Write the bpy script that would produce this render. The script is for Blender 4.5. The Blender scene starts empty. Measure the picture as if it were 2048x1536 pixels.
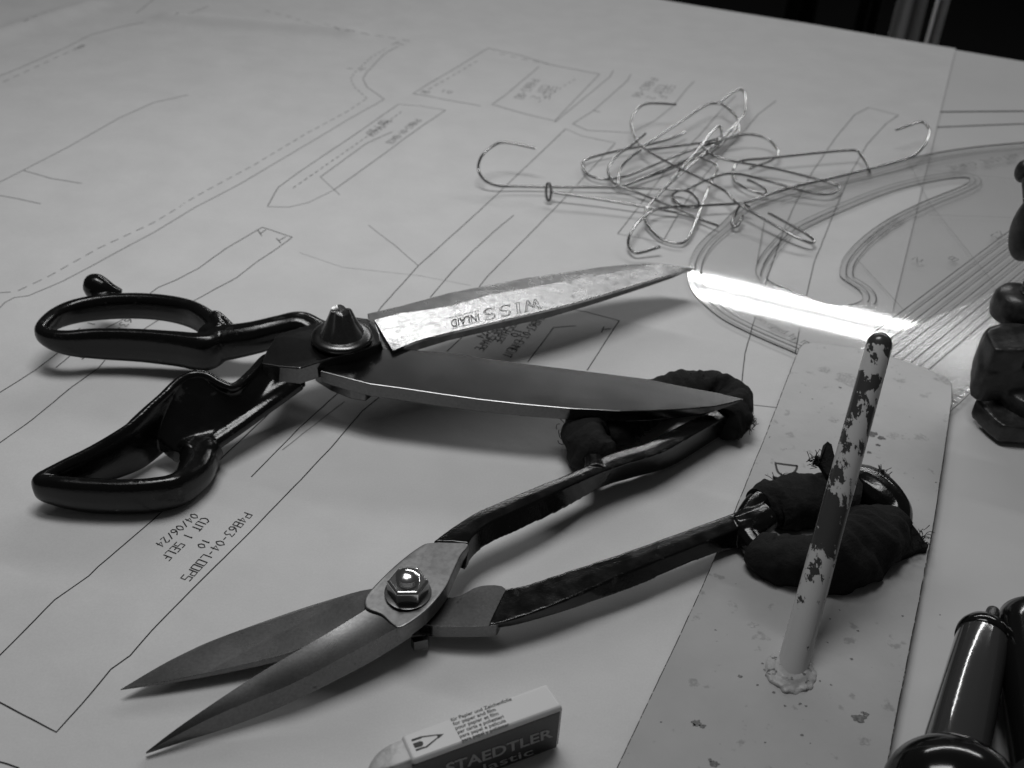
import bpy, bmesh, math, random
from mathutils import Vector, Matrix, noise
from mathutils.geometry import tessellate_polygon
random.seed(7)
S = bpy.context.scene
COL = S.collection

# ------------------------------------------------------------------ camera
FPX, PITCH, ROLL, CAMH = 2073.0, math.radians(35.2), math.radians(3.15), 0.26
cam = bpy.data.objects.new('camera', bpy.data.cameras.new('camera'))
COL.objects.link(cam)
cam.matrix_world = (Matrix.Translation((0, 0, CAMH)) @ Matrix.Rotation(math.pi/2-PITCH, 4, 'X')
                    @ Matrix.Rotation(ROLL, 4, 'Z'))
cam.data.sensor_width = 36.0
cam.data.lens = 36.0*FPX/2048
cam.data.clip_start = 0.01
cam.data.clip_end = 60
cam.data.dof.use_dof = True
cam.data.dof.focus_distance = 0.355
cam.data.dof.aperture_fstop = 18.0
S.camera = cam

# ------------------------------------------------------------------ world and lamps
W = bpy.data.worlds.new('World'); S.world = W; W.use_nodes = True
W.node_tree.nodes['Background'].inputs[0].default_value = (0.5, 0.5, 0.5, 1)
W.node_tree.nodes['Background'].inputs[1].default_value = 0.07

def area(name, loc, sx, sy, radiance, rotz=0.0, target=None, spread=None):
    l = bpy.data.lights.new(name, 'AREA'); l.shape = 'RECTANGLE'; l.size = sx; l.size_y = sy
    l.energy = radiance*math.pi*sx*sy
    l.color = (1, 1, 1)
    if spread: l.spread = math.radians(spread)
    o = bpy.data.objects.new(name, l); COL.objects.link(o)
    o.location = loc
    if target is not None:
        o.rotation_euler = (Vector(target)-Vector(loc)).to_track_quat('-Z', 'Y').to_euler()
    else:
        o.rotation_euler = (0, 0, rotz)
    return o
# ceiling strip lamp whose mirror image streaks the clear ruler: two tubes side by side
TA = -0.37
for k, off in enumerate((-0.054, 0.054)):
    area('strip_lamp_tube', (0.72-off*math.sin(TA), 3.100+off*math.cos(TA), 1.5), 3.2, 0.052, 46, TA)
# added overhead fill lamps, out of frame, not fixtures of the room
area('overhead_fill', (-0.09, 0.46, 0.70), 0.4, 0.14, 5.6, TA, spread=118)  # fill hung low with narrow spread so brightness falls off towards the corners
area('overhead_fill', (-0.5, 0.5, 2.2), 1.0, 0.3, 3.0, TA)

S.view_settings.view_transform = 'Standard'
S.view_settings.look = 'None'
S.view_settings.gamma = 1
S.view_settings.exposure = 0.0
S.render.engine = 'CYCLES'

# ------------------------------------------------------------------ helpers
_cr, _sr, _cp, _sp = math.cos(ROLL), math.sin(ROLL), math.cos(PITCH), math.sin(PITCH)
def ray(px, py):
    a = (px-1024)/FPX; b = -(py-768)/FPX
    x = a*_cr-b*_sr; y = a*_sr+b*_cr
    return Vector((x, y*_sp+_cp, y*_cp-_sp))
def P(px, py, z=0.0):
    """point at height z (mm) above the table that the photo shows at px,py"""
    d = ray(px, py); t = (z/1000.0-CAMH)/d.z
    return Vector((0, 0, CAMH))+d*t
def PY(px, py, y):
    d = ray(px, py); return Vector((0, 0, CAMH))+d*(y/d.y)
MM = 0.001

def link(name, bm, m, parent=None, smooth=False, sharp=None):
    bmesh.ops.recalc_face_normals(bm, faces=bm.faces)
    me = bpy.data.meshes.new(name); bm.to_mesh(me); bm.free()
    if smooth:
        me.polygons.foreach_set('use_smooth', [True]*len(me.polygons))
        if sharp is not None: me.set_sharp_from_angle(angle=math.radians(sharp))
    o = bpy.data.objects.new(name, me); COL.objects.link(o)
    if m: me.materials.append(m)
    if parent is not None:
        o.parent = parent
        w = parent.location.copy()
        q = parent.parent
        while q: w += q.location; q = q.parent
        o.location = -w
    return o
def tag(o, label=None, cat=None, group=None, kind=None):
    for k, v in (('label', label), ('category', cat), ('group', group), ('kind', kind)):
        if v: o[k] = v
    return o
def thing(name, loc, label, cat, group=None):
    o = bpy.data.objects.new(name, None); COL.objects.link(o); o.location = loc
    o.empty_display_size = 0.01
    return tag(o, label, cat, group)
def bevel(o, w, seg=2, ang=35):
    m = o.modifiers.new('bevel', 'BEVEL'); m.width = w; m.segments = seg; m.limit_method = 'ANGLE'
    m.angle_limit = math.radians(ang); m.harden_normals = False
    return o

def catmull(pts, n, closed=False):
    """resample list of equal-length tuples with a Catmull-Rom spline"""
    L = len(pts); out = []
    segs = L if closed else L-1
    for i in range(segs):
        if closed: a, b, c, d = pts[(i-1) % L], pts[i], pts[(i+1) % L], pts[(i+2) % L]
        else: a, b, c, d = pts[max(i-1, 0)], pts[i], pts[i+1], pts[min(i+2, L-1)]
        for k in range(n):
            t = k/n
            out.append(tuple(0.5*((2*q1)+(-q0+q2)*t+(2*q0-5*q1+4*q2-q3)*t*t+(-q0+3*q1-3*q2+q3)*t*t*t)
                             for q0, q1, q2, q3 in zip(a, b, c, d)))
    if not closed: out.append(tuple(pts[-1]))
    return out

def sweep(bm, pts, closed=False, n=6, sides=12, power=2.0, mod=None, caps=True, sub=True):
    """pts: (x,y,z,rx,rz) world metres; elliptical section, rx sideways, rz upwards"""
    q = catmull(pts, n, closed) if sub else pts
    N = len(q); rings = []; dist = 0
    for i, p in enumerate(q):
        c = Vector(p[:3])
        a = Vector(q[(i-1) % N][:3]) if (closed or i > 0) else c
        b = Vector(q[(i+1) % N][:3]) if (closed or i < N-1) else c
        t = (b-a)
        if t.length < 1e-9: t = Vector((1, 0, 0))
        t.normalize()
        s = t.cross(Vector((0, 0, 1)))
        if s.length < 0.05: s = rings and prev_s or Vector((1, 0, 0))
        s.normalize()
        prev_s = s
        u = s.cross(t).normalized()
        if i: dist += (c-Vector(q[i-1][:3])).length
        ring = []
        for k in range(sides):
            an = 2*math.pi*k/sides
            ca, sa = math.cos(an), math.sin(an)
            ca = math.copysign(abs(ca)**(2/power), ca); sa = math.copysign(abs(sa)**(2/power), sa)
            f = mod(dist, an, c) if mod else 1.0
            ring.append(bm.verts.new(c+s*(ca*p[3]*f)+u*(sa*p[4]*f)))
        rings.append(ring)
    M = N if closed else N-1
    for i in range(M):
        r0, r1 = rings[i], rings[(i+1) % N]
        for k in range(sides):
            bm.faces.new((r0[k], r0[(k+1) % sides], r1[(k+1) % sides], r1[k]))
    if not closed and caps:
        bm.faces.new(rings[0][::-1]); bm.faces.new(rings[-1])
    return rings

def pz(l):
    """(px,py,z_mm,rx_mm,rz_mm) -> world sweep points"""
    out = []
    for a in l:
        v = P(a[0], a[1], a[2]); out.append((v.x, v.y, v.z, a[3]*MM, a[4]*MM))
    return out

def prism(bm, top, bot, holes=()):
    """top, bot: equally long vertex lists; holes: list of (top,bot)"""
    loops = [(top, bot)]+list(holes)
    tv, bv = [], []
    for t, b in loops:
        tv.append([bm.verts.new(v) for v in t]); bv.append([bm.verts.new(v) for v in b])
    if len(loops) == 1:
        bm.faces.new(tv[0]); bm.faces.new(bv[0][::-1])
    else:
        flat = [v for l in tv for v in l]; flatb = [v for l in bv for v in l]
        tris = tessellate_polygon([[Vector((v.co.x, v.co.y, 0)) for v in l] for l in tv])
        for t in tris:
            try:
                bm.faces.new([flat[i] for i in t]); bm.faces.new([flatb[i] for i in reversed(t)])
            except ValueError: pass
    for t, b in zip(tv, bv):
        n = len(t)
        for i in range(n):
            bm.faces.new((t[i], t[(i+1) % n], b[(i+1) % n], b[i]))

def slab(bm, pts, th, holes=()):
    """pts (px,py,ztop_mm); vertical thickness th mm"""
    def tb(l):
        t = [P(*p) for p in l]; return t, [Vector((v.x, v.y, v.z-th*MM)) for v in t]
    t, b = tb(pts)
    prism(bm, t, b, [tb(h) for h in holes])

def lathe(bm, prof, base, axis, seg=32, phase=0.0):
    """prof: (dist along axis, radius) metres"""
    ax = Vector(axis).normalized()
    s = ax.orthogonal().normalized(); u = ax.cross(s)
    rings = []
    for d, r in prof:
        c = Vector(base)+ax*d
        if r < 1e-7: rings.append([bm.verts.new(c)]); continue
        rings.append([bm.verts.new(c+s*(r*math.cos(2*math.pi*k/seg+phase))+u*(r*math.sin(2*math.pi*k/seg+phase))) for k in range(seg)])
    for a, b in zip(rings, rings[1:]):
        if len(a) == 1 and len(b) == 1: continue
        for k in range(seg):
            j = (k+1) % seg
            if len(a) == 1: bm.faces.new((a[0], b[k], b[j]))
            elif len(b) == 1: bm.faces.new((a[k], a[j], b[0]))
            else: bm.faces.new((a[k], a[j], b[j], b[k]))
    if len(rings[0]) > 1: bm.faces.new(rings[0][::-1])
    if len(rings[-1]) > 1: bm.faces.new(rings[-1])

def remeshed(name, bm, m, parent, voxel=0.0006, smooth=6):
    """fuse overlapping solids into one cast body"""
    o = link(name, bm, None, parent, smooth=True)
    r = o.modifiers.new('r', 'REMESH'); r.mode = 'VOXEL'; r.voxel_size = voxel; r.use_smooth_shade = True
    s = o.modifiers.new('s', 'SMOOTH'); s.factor = 0.5; s.iterations = smooth
    dg = bpy.context.evaluated_depsgraph_get(); dg.update()
    me = bpy.data.meshes.new_from_object(o.evaluated_get(dg))
    o.modifiers.clear(); o.data = me; me.name = name
    me.materials.clear(); me.materials.append(m)
    me.polygons.foreach_set('use_smooth', [True]*len(me.polygons))
    return o

# ------------------------------------------------------------------ materials
def mat(name, base=0.5, rough=0.5, metal=0.0, spec=0.5, bump=(), mottle=None, coat=0.0, rmottle=None):
    m = bpy.data.materials.new(name); m.use_nodes = True
    nt = m.node_tree; b = nt.nodes['Principled BSDF']
    b.inputs['Base Color'].default_value = (base, base, base, 1)
    b.inputs['Roughness'].default_value = rough
    b.inputs['Metallic'].default_value = metal
    b.inputs['Specular IOR Level'].default_value = spec
    b.inputs['Coat Weight'].default_value = coat
    b.inputs['Coat Roughness'].default_value = 0.08
    tc = nt.nodes.new('ShaderNodeTexCoord')
    def nz(scale, detail=4, rough=0.55, stretch=None):
        n = nt.nodes.new('ShaderNodeTexNoise'); n.inputs['Scale'].default_value = scale
        n.inputs['Detail'].default_value = detail; n.inputs['Roughness'].default_value = rough
        if stretch:
            mp = nt.nodes.new('ShaderNodeMapping'); mp.inputs['Rotation'].default_value[2] = stretch[1]
            mp.inputs['Scale'].default_value = stretch[0]
            nt.links.new(tc.outputs['Object'], mp.inputs[0]); nt.links.new(mp.outputs[0], n.inputs['Vector'])
        else:
            nt.links.new(tc.outputs['Object'], n.inputs['Vector'])
        return n
    prev = None
    for spec_ in bump:
        scale, strength, dist = spec_[:3]
        n = nz(scale, 4, 0.55, spec_[3] if len(spec_) > 3 else None)
        bp = nt.nodes.new('ShaderNodeBump'); bp.inputs['Strength'].default_value = strength
        bp.inputs['Distance'].default_value = dist
        nt.links.new(n.outputs['Fac'], bp.inputs['Height'])
        if prev: nt.links.new(prev.outputs[0], bp.inputs['Normal'])
        prev = bp
    if prev: nt.links.new(prev.outputs[0], b.inputs['Normal'])
    if mottle:
        cur = None
        for scale, lo, hi, d, f0, f1 in mottle:
            n = nz(scale, d)
            mr = nt.nodes.new('ShaderNodeMapRange')
            mr.inputs['From Min'].default_value = f0; mr.inputs['From Max'].default_value = f1
            mr.inputs['To Min'].default_value = lo; mr.inputs['To Max'].default_value = hi
            nt.links.new(n.outputs['Fac'], mr.inputs['Value'])
            if cur is None: cur = mr.outputs[0]
            else:
                mu = nt.nodes.new('ShaderNodeMath'); mu.operation = 'MULTIPLY'
                nt.links.new(cur, mu.inputs[0]); nt.links.new(mr.outputs[0], mu.inputs[1]); cur = mu.outputs[0]
        mu = nt.nodes.new('ShaderNodeMath'); mu.operation = 'MULTIPLY'; mu.inputs[1].default_value = base
        nt.links.new(cur, mu.inputs[0]); nt.links.new(mu.outputs[0], b.inputs['Base Color'])
    if rmottle:
        scale, lo, hi = rmottle
        n = nz(scale, 5)
        mr = nt.nodes.new('ShaderNodeMapRange')
        mr.inputs['From Min'].default_value = 0.35; mr.inputs['From Max'].default_value = 0.65
        mr.inputs['To Min'].default_value = lo; mr.inputs['To Max'].default_value = hi
        nt.links.new(n.outputs['Fac'], mr.inputs['Value']); nt.links.new(mr.outputs[0], b.inputs['Roughness'])
    return m
M = {}
M['paper'] = mat('pattern_paper', 0.66, 0.6, spec=0.25, bump=((7, 0.5, 0.005), (22, 0.5, 0.0018), (70, .25, .0004), (900, 0.15, 0.0001)),
                 mottle=((38, 0.955, 1.03, 5, .3, .7), (1400, 0.97, 1.03, 2, .3, .7)))
M['paper2'] = mat('under_paper', 0.6, 0.6, spec=0.25, bump=((9, 0.35, 0.004), (900, 0.1, 0.0001)), mottle=((14, 0.97, 1.03, 3, .3, .7),))
M['ink'] = mat('plotter_ink', 0.035, 0.8, spec=0.2)
M['ink_faint'] = mat('faint_plotter_ink', 0.30, 0.8, spec=0.2)
M['enamel'] = mat('black_enamel', 0.005, 0.18, spec=0.42, bump=((90, 0.05, 0.0006), (1300, 0.25, 0.00022)),
                  mottle=((130, 1, 6, 6, .64, .70),), rmottle=(190, 0.12, 0.24))
def wear(m, lo, hi, val, scale=220):
    nt = m.node_tree; b = nt.nodes['Principled BSDF']; N = nt.nodes.new; L = nt.links.new
    g = N('ShaderNodeNewGeometry'); tc = N('ShaderNodeTexCoord'); n = N('ShaderNodeTexNoise'); n.inputs['Scale'].default_value = scale; n.inputs['Detail'].default_value = 6
    L(tc.outputs['Object'], n.inputs['Vector'])
    ad = N('ShaderNodeMath'); ad.operation = 'MULTIPLY_ADD'; ad.inputs[1].default_value = .28; L(n.outputs['Fac'], ad.inputs[0]); L(g.outputs['Pointiness'], ad.inputs[2])
    mr = N('ShaderNodeMapRange'); mr.inputs['From Min'].default_value = lo; mr.inputs['From Max'].default_value = hi; L(ad.outputs[0], mr.inputs['Value'])
    mx = N('ShaderNodeMix'); mx.data_type = 'RGBA'; L(mr.outputs[0], mx.inputs['Factor'])
    src = b.inputs['Base Color'].links[0].from_socket
    L(src, mx.inputs[6]); mx.inputs[7].default_value = (val, val, val, 1); L(mx.outputs[2], b.inputs['Base Color'])
wear(M['enamel'], .70, .76, .075)
M['steel'] = mat('worn_blade_steel', 0.145, 0.19, 1.0, bump=((1500, 0.10, 0.00006, ((.25, 3, 1), 0.1)),),
                 mottle=((25, 0.93, 1.07, 3, .3, .7), (1100, 0.85, 1.1, 3, .3, .7, ), (330, .55, 1, 4, .27, .31)), rmottle=(40, 0.175, 0.20))
M['blade_face'] = mat('polished_inlaid_steel', 0.46, 0.24, 1.0, bump=((420, 0.12, 0.00008), (1300, .1, .00006)),
                      mottle=((230, 0.5, 1.0, 7, .33, .46), (1200, .8, 1.1, 3, .3, .7)), rmottle=(200, 0.22, 0.28))
M['dark_steel'] = mat('dark_burnished_steel', 0.10, 0.30, 1.0, bump=((600, 0.1, 0.0001),), mottle=((140, 0.7, 1.2, 6, .3, .7),), rmottle=(120, .24, .34))
M['satin'] = mat('satin_blade_steel', 0.17, 0.27, 1.0, bump=((1500, 0.10, 0.00006, ((.25, 3, 1), 0.6)),),
                 mottle=((25, 0.9, 1.1, 3, .3, .7), (1100, 0.85, 1.1, 3, .3, .7), (330, .55, 1, 4, .27, .31)), rmottle=(40, 0.25, 0.30))
M['brushed'] = mat('brushed_steel', 0.21, 0.40, 1.0, bump=((900, 0.1, 0.00008, ((1, 8, 1), .8)),), mottle=((70, .85, 1.1, 5, .3, .7), (600, .8, 1.05, 3, .3, .6)), rmottle=(90, .36, .5))
M['bright'] = mat('zinc_plated_steel', 0.75, 0.16, 1.0, bump=((500, 0.15, 0.00015),))
M['wire'] = mat('hook_wire', 0.36, 0.22, 1.0, bump=((900, 0.08, 0.0001),))
M['engrave'] = mat('engraved_groove', 0.03, 0.8, 0.0, spec=0.1)
M['cloth'] = mat('black_cloth_strip', 0.012, 0.85, spec=0.3, bump=((350, 0.8, 0.0012), (2600, 0.8, 0.0005)))
M['paint'] = mat('cream_paint', 0.43, 0.34, bump=((60, 0.2, 0.0006), (700, 0.10, 0.0002)),
                 mottle=((35, 0.9, 1.04, 4, .3, .7), (420, 0.25, 1.0, 3, .245, .285), (160, 0.7, 1.0, 5, .32, .38)))
M['weld'] = mat('painted_weld', 0.38, 0.42, bump=((500, 0.5, 0.0006),), mottle=((420, 0.2, 1.0, 4, .33, .40),))
M['stain'] = mat('rust_spot', 0.12, 0.6, mottle=((900, 0.5, 1.8, 4, .3, .7),))
M['stain_light'] = mat('pale_grease_spot', 0.36, 0.4, mottle=((900, 0.7, 1.3, 4, .3, .7),))
M['plate_edge'] = mat('plate_edge_dark', 0.03, 0.6, mottle=((420, 0.6, 12, 4, .55, .62),))  # darker tone for the plate's sides and bevel
M['iron'] = mat('dark_cast_iron', 0.022, 0.36, bump=((300, 0.4, 0.0006),), mottle=((200, 0.8, 2.2, 5, .45, .7),))
M['gray_plastic'] = mat('grey_glossy_barrel', 0.045, 0.1, coat=0.6, bump=((60, 0.12, 0.0012),))
M['black_plastic'] = mat('black_glossy_plastic', 0.006, 0.12, bump=((90, 0.08, 0.0005),))
M['sleeve'] = mat('white_card_sleeve', 0.72, 0.35)
M['sleeve_dark'] = mat('dark_card_sleeve', 0.022, 0.22)
M['sleeve_print'] = mat('pale_sleeve_print', 0.3, 0.4)
M['rubber'] = mat('white_vinyl', 0.62, 0.5, bump=((150, 0.4, 0.001),), mottle=((130, 0.45, 1.05, 5, .33, .5),))
M['ruler_ink'] = mat('ruler_print', 0.02, 0.6)
M['floor'] = mat('dark_floor', 0.004, 0.8, spec=0.0)
M['garment'] = mat('pale_cloth', 0.8, 0.9, spec=0.1)
M['dark_cloth'] = mat('dark_cloth', 0.012, 0.9, spec=0.1)
M['table'] = mat('table_board', 0.2, 0.5)

# rod paint: cream with big ragged chips down to dark metal
def rod_material(base, axis, length):
    m = bpy.data.materials.new('chipped_cream_paint'); m.use_nodes = True
    nt = m.node_tree; b = nt.nodes['Principled BSDF']; N = nt.nodes.new; L = nt.links.new
    tc = N('ShaderNodeTexCoord')
    dot = N('ShaderNodeVectorMath'); dot.operation = 'DOT_PRODUCT'; dot.inputs[1].default_value = axis
    sub = N('ShaderNodeVectorMath'); sub.operation = 'SUBTRACT'; sub.inputs[1].default_value = base
    L(tc.outputs['Object'], sub.inputs[0]); L(sub.outputs[0], dot.inputs[0])
    mr = N('ShaderNodeMapRange'); mr.inputs['From Min'].default_value = 0; mr.inputs['From Max'].default_value = length
    L(dot.outputs['Value'], mr.inputs['Value'])
    cr = N('ShaderNodeValToRGB'); e = cr.color_ramp.elements
    for pos, v in ((0, .32), (.15, .40), (.22, .46), (.27, .54), (.33, .60), (.38, .66), (.46, .65), (.50, .575), (.56, .56), (.61, .49), (.67, .53), (.73, .57), (.79, .60), (.85, .57), (.885, .48), (.915, .585), (.95, .58), (.97, .8), (1, .9)):
        if pos in (0, 1): el = e[0] if pos == 0 else e[len(e)-1]
        else: el = e.new(pos)
        el.color = (v, v, v, 1)
    L(mr.outputs[0], cr.inputs[0])
    sc = N('ShaderNodeMapping'); sc.vector_type = 'POINT'; sc.inputs['Scale'].default_value = (1.1, .5, .6)
    L(tc.outputs['Object'], sc.inputs[0])
    n = N('ShaderNodeTexNoise'); n.inputs['Scale'].default_value = 250; n.inputs['Detail'].default_value = 7; n.inputs['Roughness'].default_value = .66
    L(sc.outputs[0], n.inputs['Vector'])
    ad = N('ShaderNodeMath'); ad.operation = 'ADD'; L(n.outputs['Fac'], ad.inputs[0]); L(cr.outputs[0], ad.inputs[1])
    gt = N('ShaderNodeMapRange'); gt.inputs['From Min'].default_value = 1.055; gt.inputs['From Max'].default_value = 1.066
    L(ad.outputs[0], gt.inputs['Value'])
    mx = N('ShaderNodeMix'); mx.data_type = 'RGBA'; L(gt.outputs[0], mx.inputs['Factor'])
    mx.inputs[6].default_value = (.5, .5, .5, 1); mx.inputs[7].default_value = (.05, .05, .05, 1)
    L(mx.outputs[2], b.inputs['Base Color'])
    b.inputs['Roughness'].default_value = .22
    inv = N('ShaderNodeMath'); inv.operation = 'SUBTRACT'; inv.inputs[0].default_value = 1; L(gt.outputs[0], inv.inputs[1])
    bp = N('ShaderNodeBump'); bp.inputs['Strength'].default_value = .8; bp.inputs['Distance'].default_value = .0003
    L(inv.outputs[0], bp.inputs['Height']); L(bp.outputs[0], b.inputs['Normal'])
    return m

def clear_material(name, tint, rough, refl=1.0, haze=0.0, matte=None):
    m = bpy.data.materials.new(name); m.use_nodes = True
    nt = m.node_tree; nt.nodes.clear(); N = nt.nodes.new; L = nt.links.new
    out = N('ShaderNodeOutputMaterial'); tr = N('ShaderNodeBsdfTransparent'); tr.inputs[0].default_value = (tint, tint, tint, 1)
    gl = N('ShaderNodeBsdfGlossy'); gl.inputs['Roughness'].default_value = rough; gl.inputs[0].default_value = (refl, refl, refl, 1)
    fr = N('ShaderNodeFresnel'); fr.inputs['IOR'].default_value = 1.49
    if matte:                       # part of the sheet beyond a straight line is ground matte
        p0, nrm, r2, g2 = matte
        tc = N('ShaderNodeTexCoord'); sb = N('ShaderNodeVectorMath'); sb.operation = 'SUBTRACT'; sb.inputs[1].default_value = p0
        dt = N('ShaderNodeVectorMath'); dt.operation = 'DOT_PRODUCT'; dt.inputs[1].default_value = nrm
        geo0 = N('ShaderNodeNewGeometry'); L(geo0.outputs['Position'], sb.inputs[0]); L(sb.outputs[0], dt.inputs[0])
        st = N('ShaderNodeMath'); st.operation = 'GREATER_THAN'; st.inputs[1].default_value = 0; L(dt.outputs['Value'], st.inputs[0])
        for (sock, a_, b_) in ((gl.inputs['Roughness'], rough, r2), (gl.inputs[0], refl, g2)):
            mr = N('ShaderNodeMapRange'); mr.inputs['To Min'].default_value = a_; mr.inputs['To Max'].default_value = b_
            L(st.outputs[0], mr.inputs['Value']); L(mr.outputs[0], sock)
        n = N('ShaderNodeTexNoise'); n.inputs['Scale'].default_value = 300; n.inputs['Detail'].default_value = 5
        mp = N('ShaderNodeMapping'); mp.inputs['Rotation'].default_value[2] = .5; mp.inputs['Scale'].default_value = (1, 5, 1)
        L(geo0.outputs['Position'], mp.inputs[0]); L(mp.outputs[0], n.inputs['Vector'])
        bs = N('ShaderNodeMath'); bs.operation = 'MULTIPLY'; bs.inputs[1].default_value = .5; L(st.outputs[0], bs.inputs[0])
        bp = N('ShaderNodeBump'); bp.inputs['Distance'].default_value = .00004
        L(bs.outputs[0], bp.inputs['Strength']); L(n.outputs['Fac'], bp.inputs['Height']); L(bp.outputs[0], gl.inputs['Normal'])
    if rough > 0.1:
        tc = N('ShaderNodeTexCoord'); n = N('ShaderNodeTexNoise'); n.inputs['Scale'].default_value = 260; n.inputs['Detail'].default_value = 5
        mp = N('ShaderNodeMapping'); mp.inputs['Rotation'].default_value[2] = .9; mp.inputs['Scale'].default_value = (1, 4, 1)
        L(tc.outputs['Object'], mp.inputs[0]); L(mp.outputs[0], n.inputs['Vector'])
        bp = N('ShaderNodeBump'); bp.inputs['Strength'].default_value = .35; bp.inputs['Distance'].default_value = .0002
        L(n.outputs['Fac'], bp.inputs['Height']); L(bp.outputs[0], gl.inputs['Normal'])
    geo = N('ShaderNodeNewGeometry'); front = N('ShaderNodeMath'); front.operation = 'SUBTRACT'; front.inputs[0].default_value = 1
    L(geo.outputs['Backfacing'], front.inputs[1])
    fm = N('ShaderNodeMath'); fm.operation = 'MULTIPLY'; L(fr.outputs[0], fm.inputs[0]); L(front.outputs[0], fm.inputs[1])
    mx = N('ShaderNodeMixShader'); L(fm.outputs[0], mx.inputs[0])
    src = tr.outputs[0]
    if haze:
        df = N('ShaderNodeBsdfDiffuse'); df.inputs[0].default_value = (.6, .6, .6, 1)
        hx = N('ShaderNodeMixShader'); hx.inputs[0].default_value = haze
        L(tr.outputs[0], hx.inputs[1]); L(df.outputs[0], hx.inputs[2]); src = hx.outputs[0]
    L(src, mx.inputs[1]); L(gl.outputs[0], mx.inputs[2]); L(mx.outputs[0], out.inputs[0])
    return m
_a, _b = P(2048, 560, 2.6), P(1790, 668, 2.6); _n = Vector((-(_b-_a).y, (_b-_a).x, 0)).normalized()
if _n.y > 0: _n = -_n
M['acrylic'] = clear_material('clear_acrylic', 0.982, 0.034, matte=(_a, _n, .10, 1.0))
M['film'] = clear_material('frosted_film', 0.97, 0.32, refl=0.12, haze=0.14)

# ------------------------------------------------------------------ ground, table
EA, EB = P(1330, 0), P(2048, 120)
ed = (EB-EA).normalized()                      # along the far table edge
eg = Vector((-ed.y, ed.x, 0))                  # away from camera
if eg.y < 0: eg = -eg
bm = bmesh.new()
bmesh.ops.create_grid(bm, x_segments=1, y_segments=1, size=15)
for v in bm.verts: v.co.z = -0.78
tag(link('floor', bm, M['floor']), kind='structure')

def frame_pt(a, g, z=0):                        # table coordinates: a along edge, g behind edge (negative = on the table)
    v = EA+ed*a+eg*g; return Vector((v.x, v.y, z))
T = thing('cutting_table', frame_pt(0, -0.7, -0.78), 'large cutting table whose straight far edge runs off to the right', 'table')
bm = bmesh.new()
c = [(-1.3, -1.45), (1.1, -1.45), (1.1, 0.0), (-1.3, 0.0)]
prism(bm, [frame_pt(a, g, -0.0012) for a, g in c], [frame_pt(a, g, -0.035) for a, g in c])
link('tabletop', bm, M['table'], T)
for a, g in ((-1.2, -1.35), (1.0, -1.35), (1.0, -.1), (-1.2, -.1)):
    bm = bmesh.new(); lathe(bm, [(0, .025), (.745, .025)], frame_pt(a, g, -.78), (0, 0, 1), 16)
    link('leg', bm, M['dark_steel'], T, True, 40)

# gentle undulation of the paper on the table
RIDGES = [(P(-60, 92), P(175, 14), .0045, .011), (P(340, 38), P(700, 66), .0045, .011), (P(880, 90), P(780, 440), .0007, .010),
          (P(1290, 110), P(1700, 200), .0009, .012), (P(1230, 20), P(1240, 110), .0009, .008), (P(430, 130), P(330, 420), .0008, .014), (P(1440, 40), P(1850, 190), .0008, .010)]
def wave(x, y):
    r = 0.0
    if y > 0.52:
        for (a, b, am, sg_) in RIDGES:
            ab = b-a; t = min(max(((x-a.x)*ab.x+(y-a.y)*ab.y)/(ab.x**2+ab.y**2), 0), 1)
            d2 = (x-a.x-ab.x*t)**2+(y-a.y-ab.y*t)**2
            r += am*math.exp(-d2/sg_**2)*min(1, (0.02+abs(t-.5)*-.04+.02)/.02)
    return 0.0004*noise.noise(Vector((x*6.5, y*6.5, 1.3)))+0.00012*noise.noise(Vector((x*21, y*21, 4.1)))+r
LIFT = 0.0008
def surf(x, y, extra=0.0):
    return wave(x, y)+LIFT+extra
def inside(p, poly):
    r = False; j = len(poly)-1
    for i in range(len(poly)):
        a, b = poly[i], poly[j]
        if (a[1] > p[1]) != (b[1] > p[1]) and p[0] < (b[0]-a[0])*(p[1]-a[1])/(b[1]-a[1])+a[0]: r = not r
        j = i
    return r
def grid_sheet(name, mtl, corners, nx, ny, zf):
    """bilinear patch draped by zf"""
    bm = bmesh.new(); A, B, C_, D = [Vector(c) for c in corners]; g = []
    for j in range(ny+1):
        row = []
        for i in range(nx+1):
            u, v = i/nx, j/ny
            p = A*(1-u)*(1-v)+B*u*(1-v)+C_*u*v+D*(1-u)*v
            row.append(bm.verts.new((p.x, p.y, zf(p.x, p.y, u, v))))
        g.append(row)
    for j in range(ny):
        for i in range(nx): bm.faces.new((g[j][i], g[j][i+1], g[j+1][i+1], g[j+1][i]))
    return link(name, bm, mtl, smooth=True)
# under sheet: whole table
us = thing('under_paper', frame_pt(0.1, -0.6, 0), 'blank under-sheet showing right of the pattern sheet, two dark ruled lines at the far right', 'paper')
o = grid_sheet('sheet', M['paper2'], [frame_pt(-1.25, -1.3), frame_pt(1.0, -1.3), frame_pt(1.0, -.003), frame_pt(-1.25, -.003)], 160, 100,
               lambda x, y, u, v: wave(x, y)-0.0004)
o.parent = us; o.location = -us.location
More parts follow.
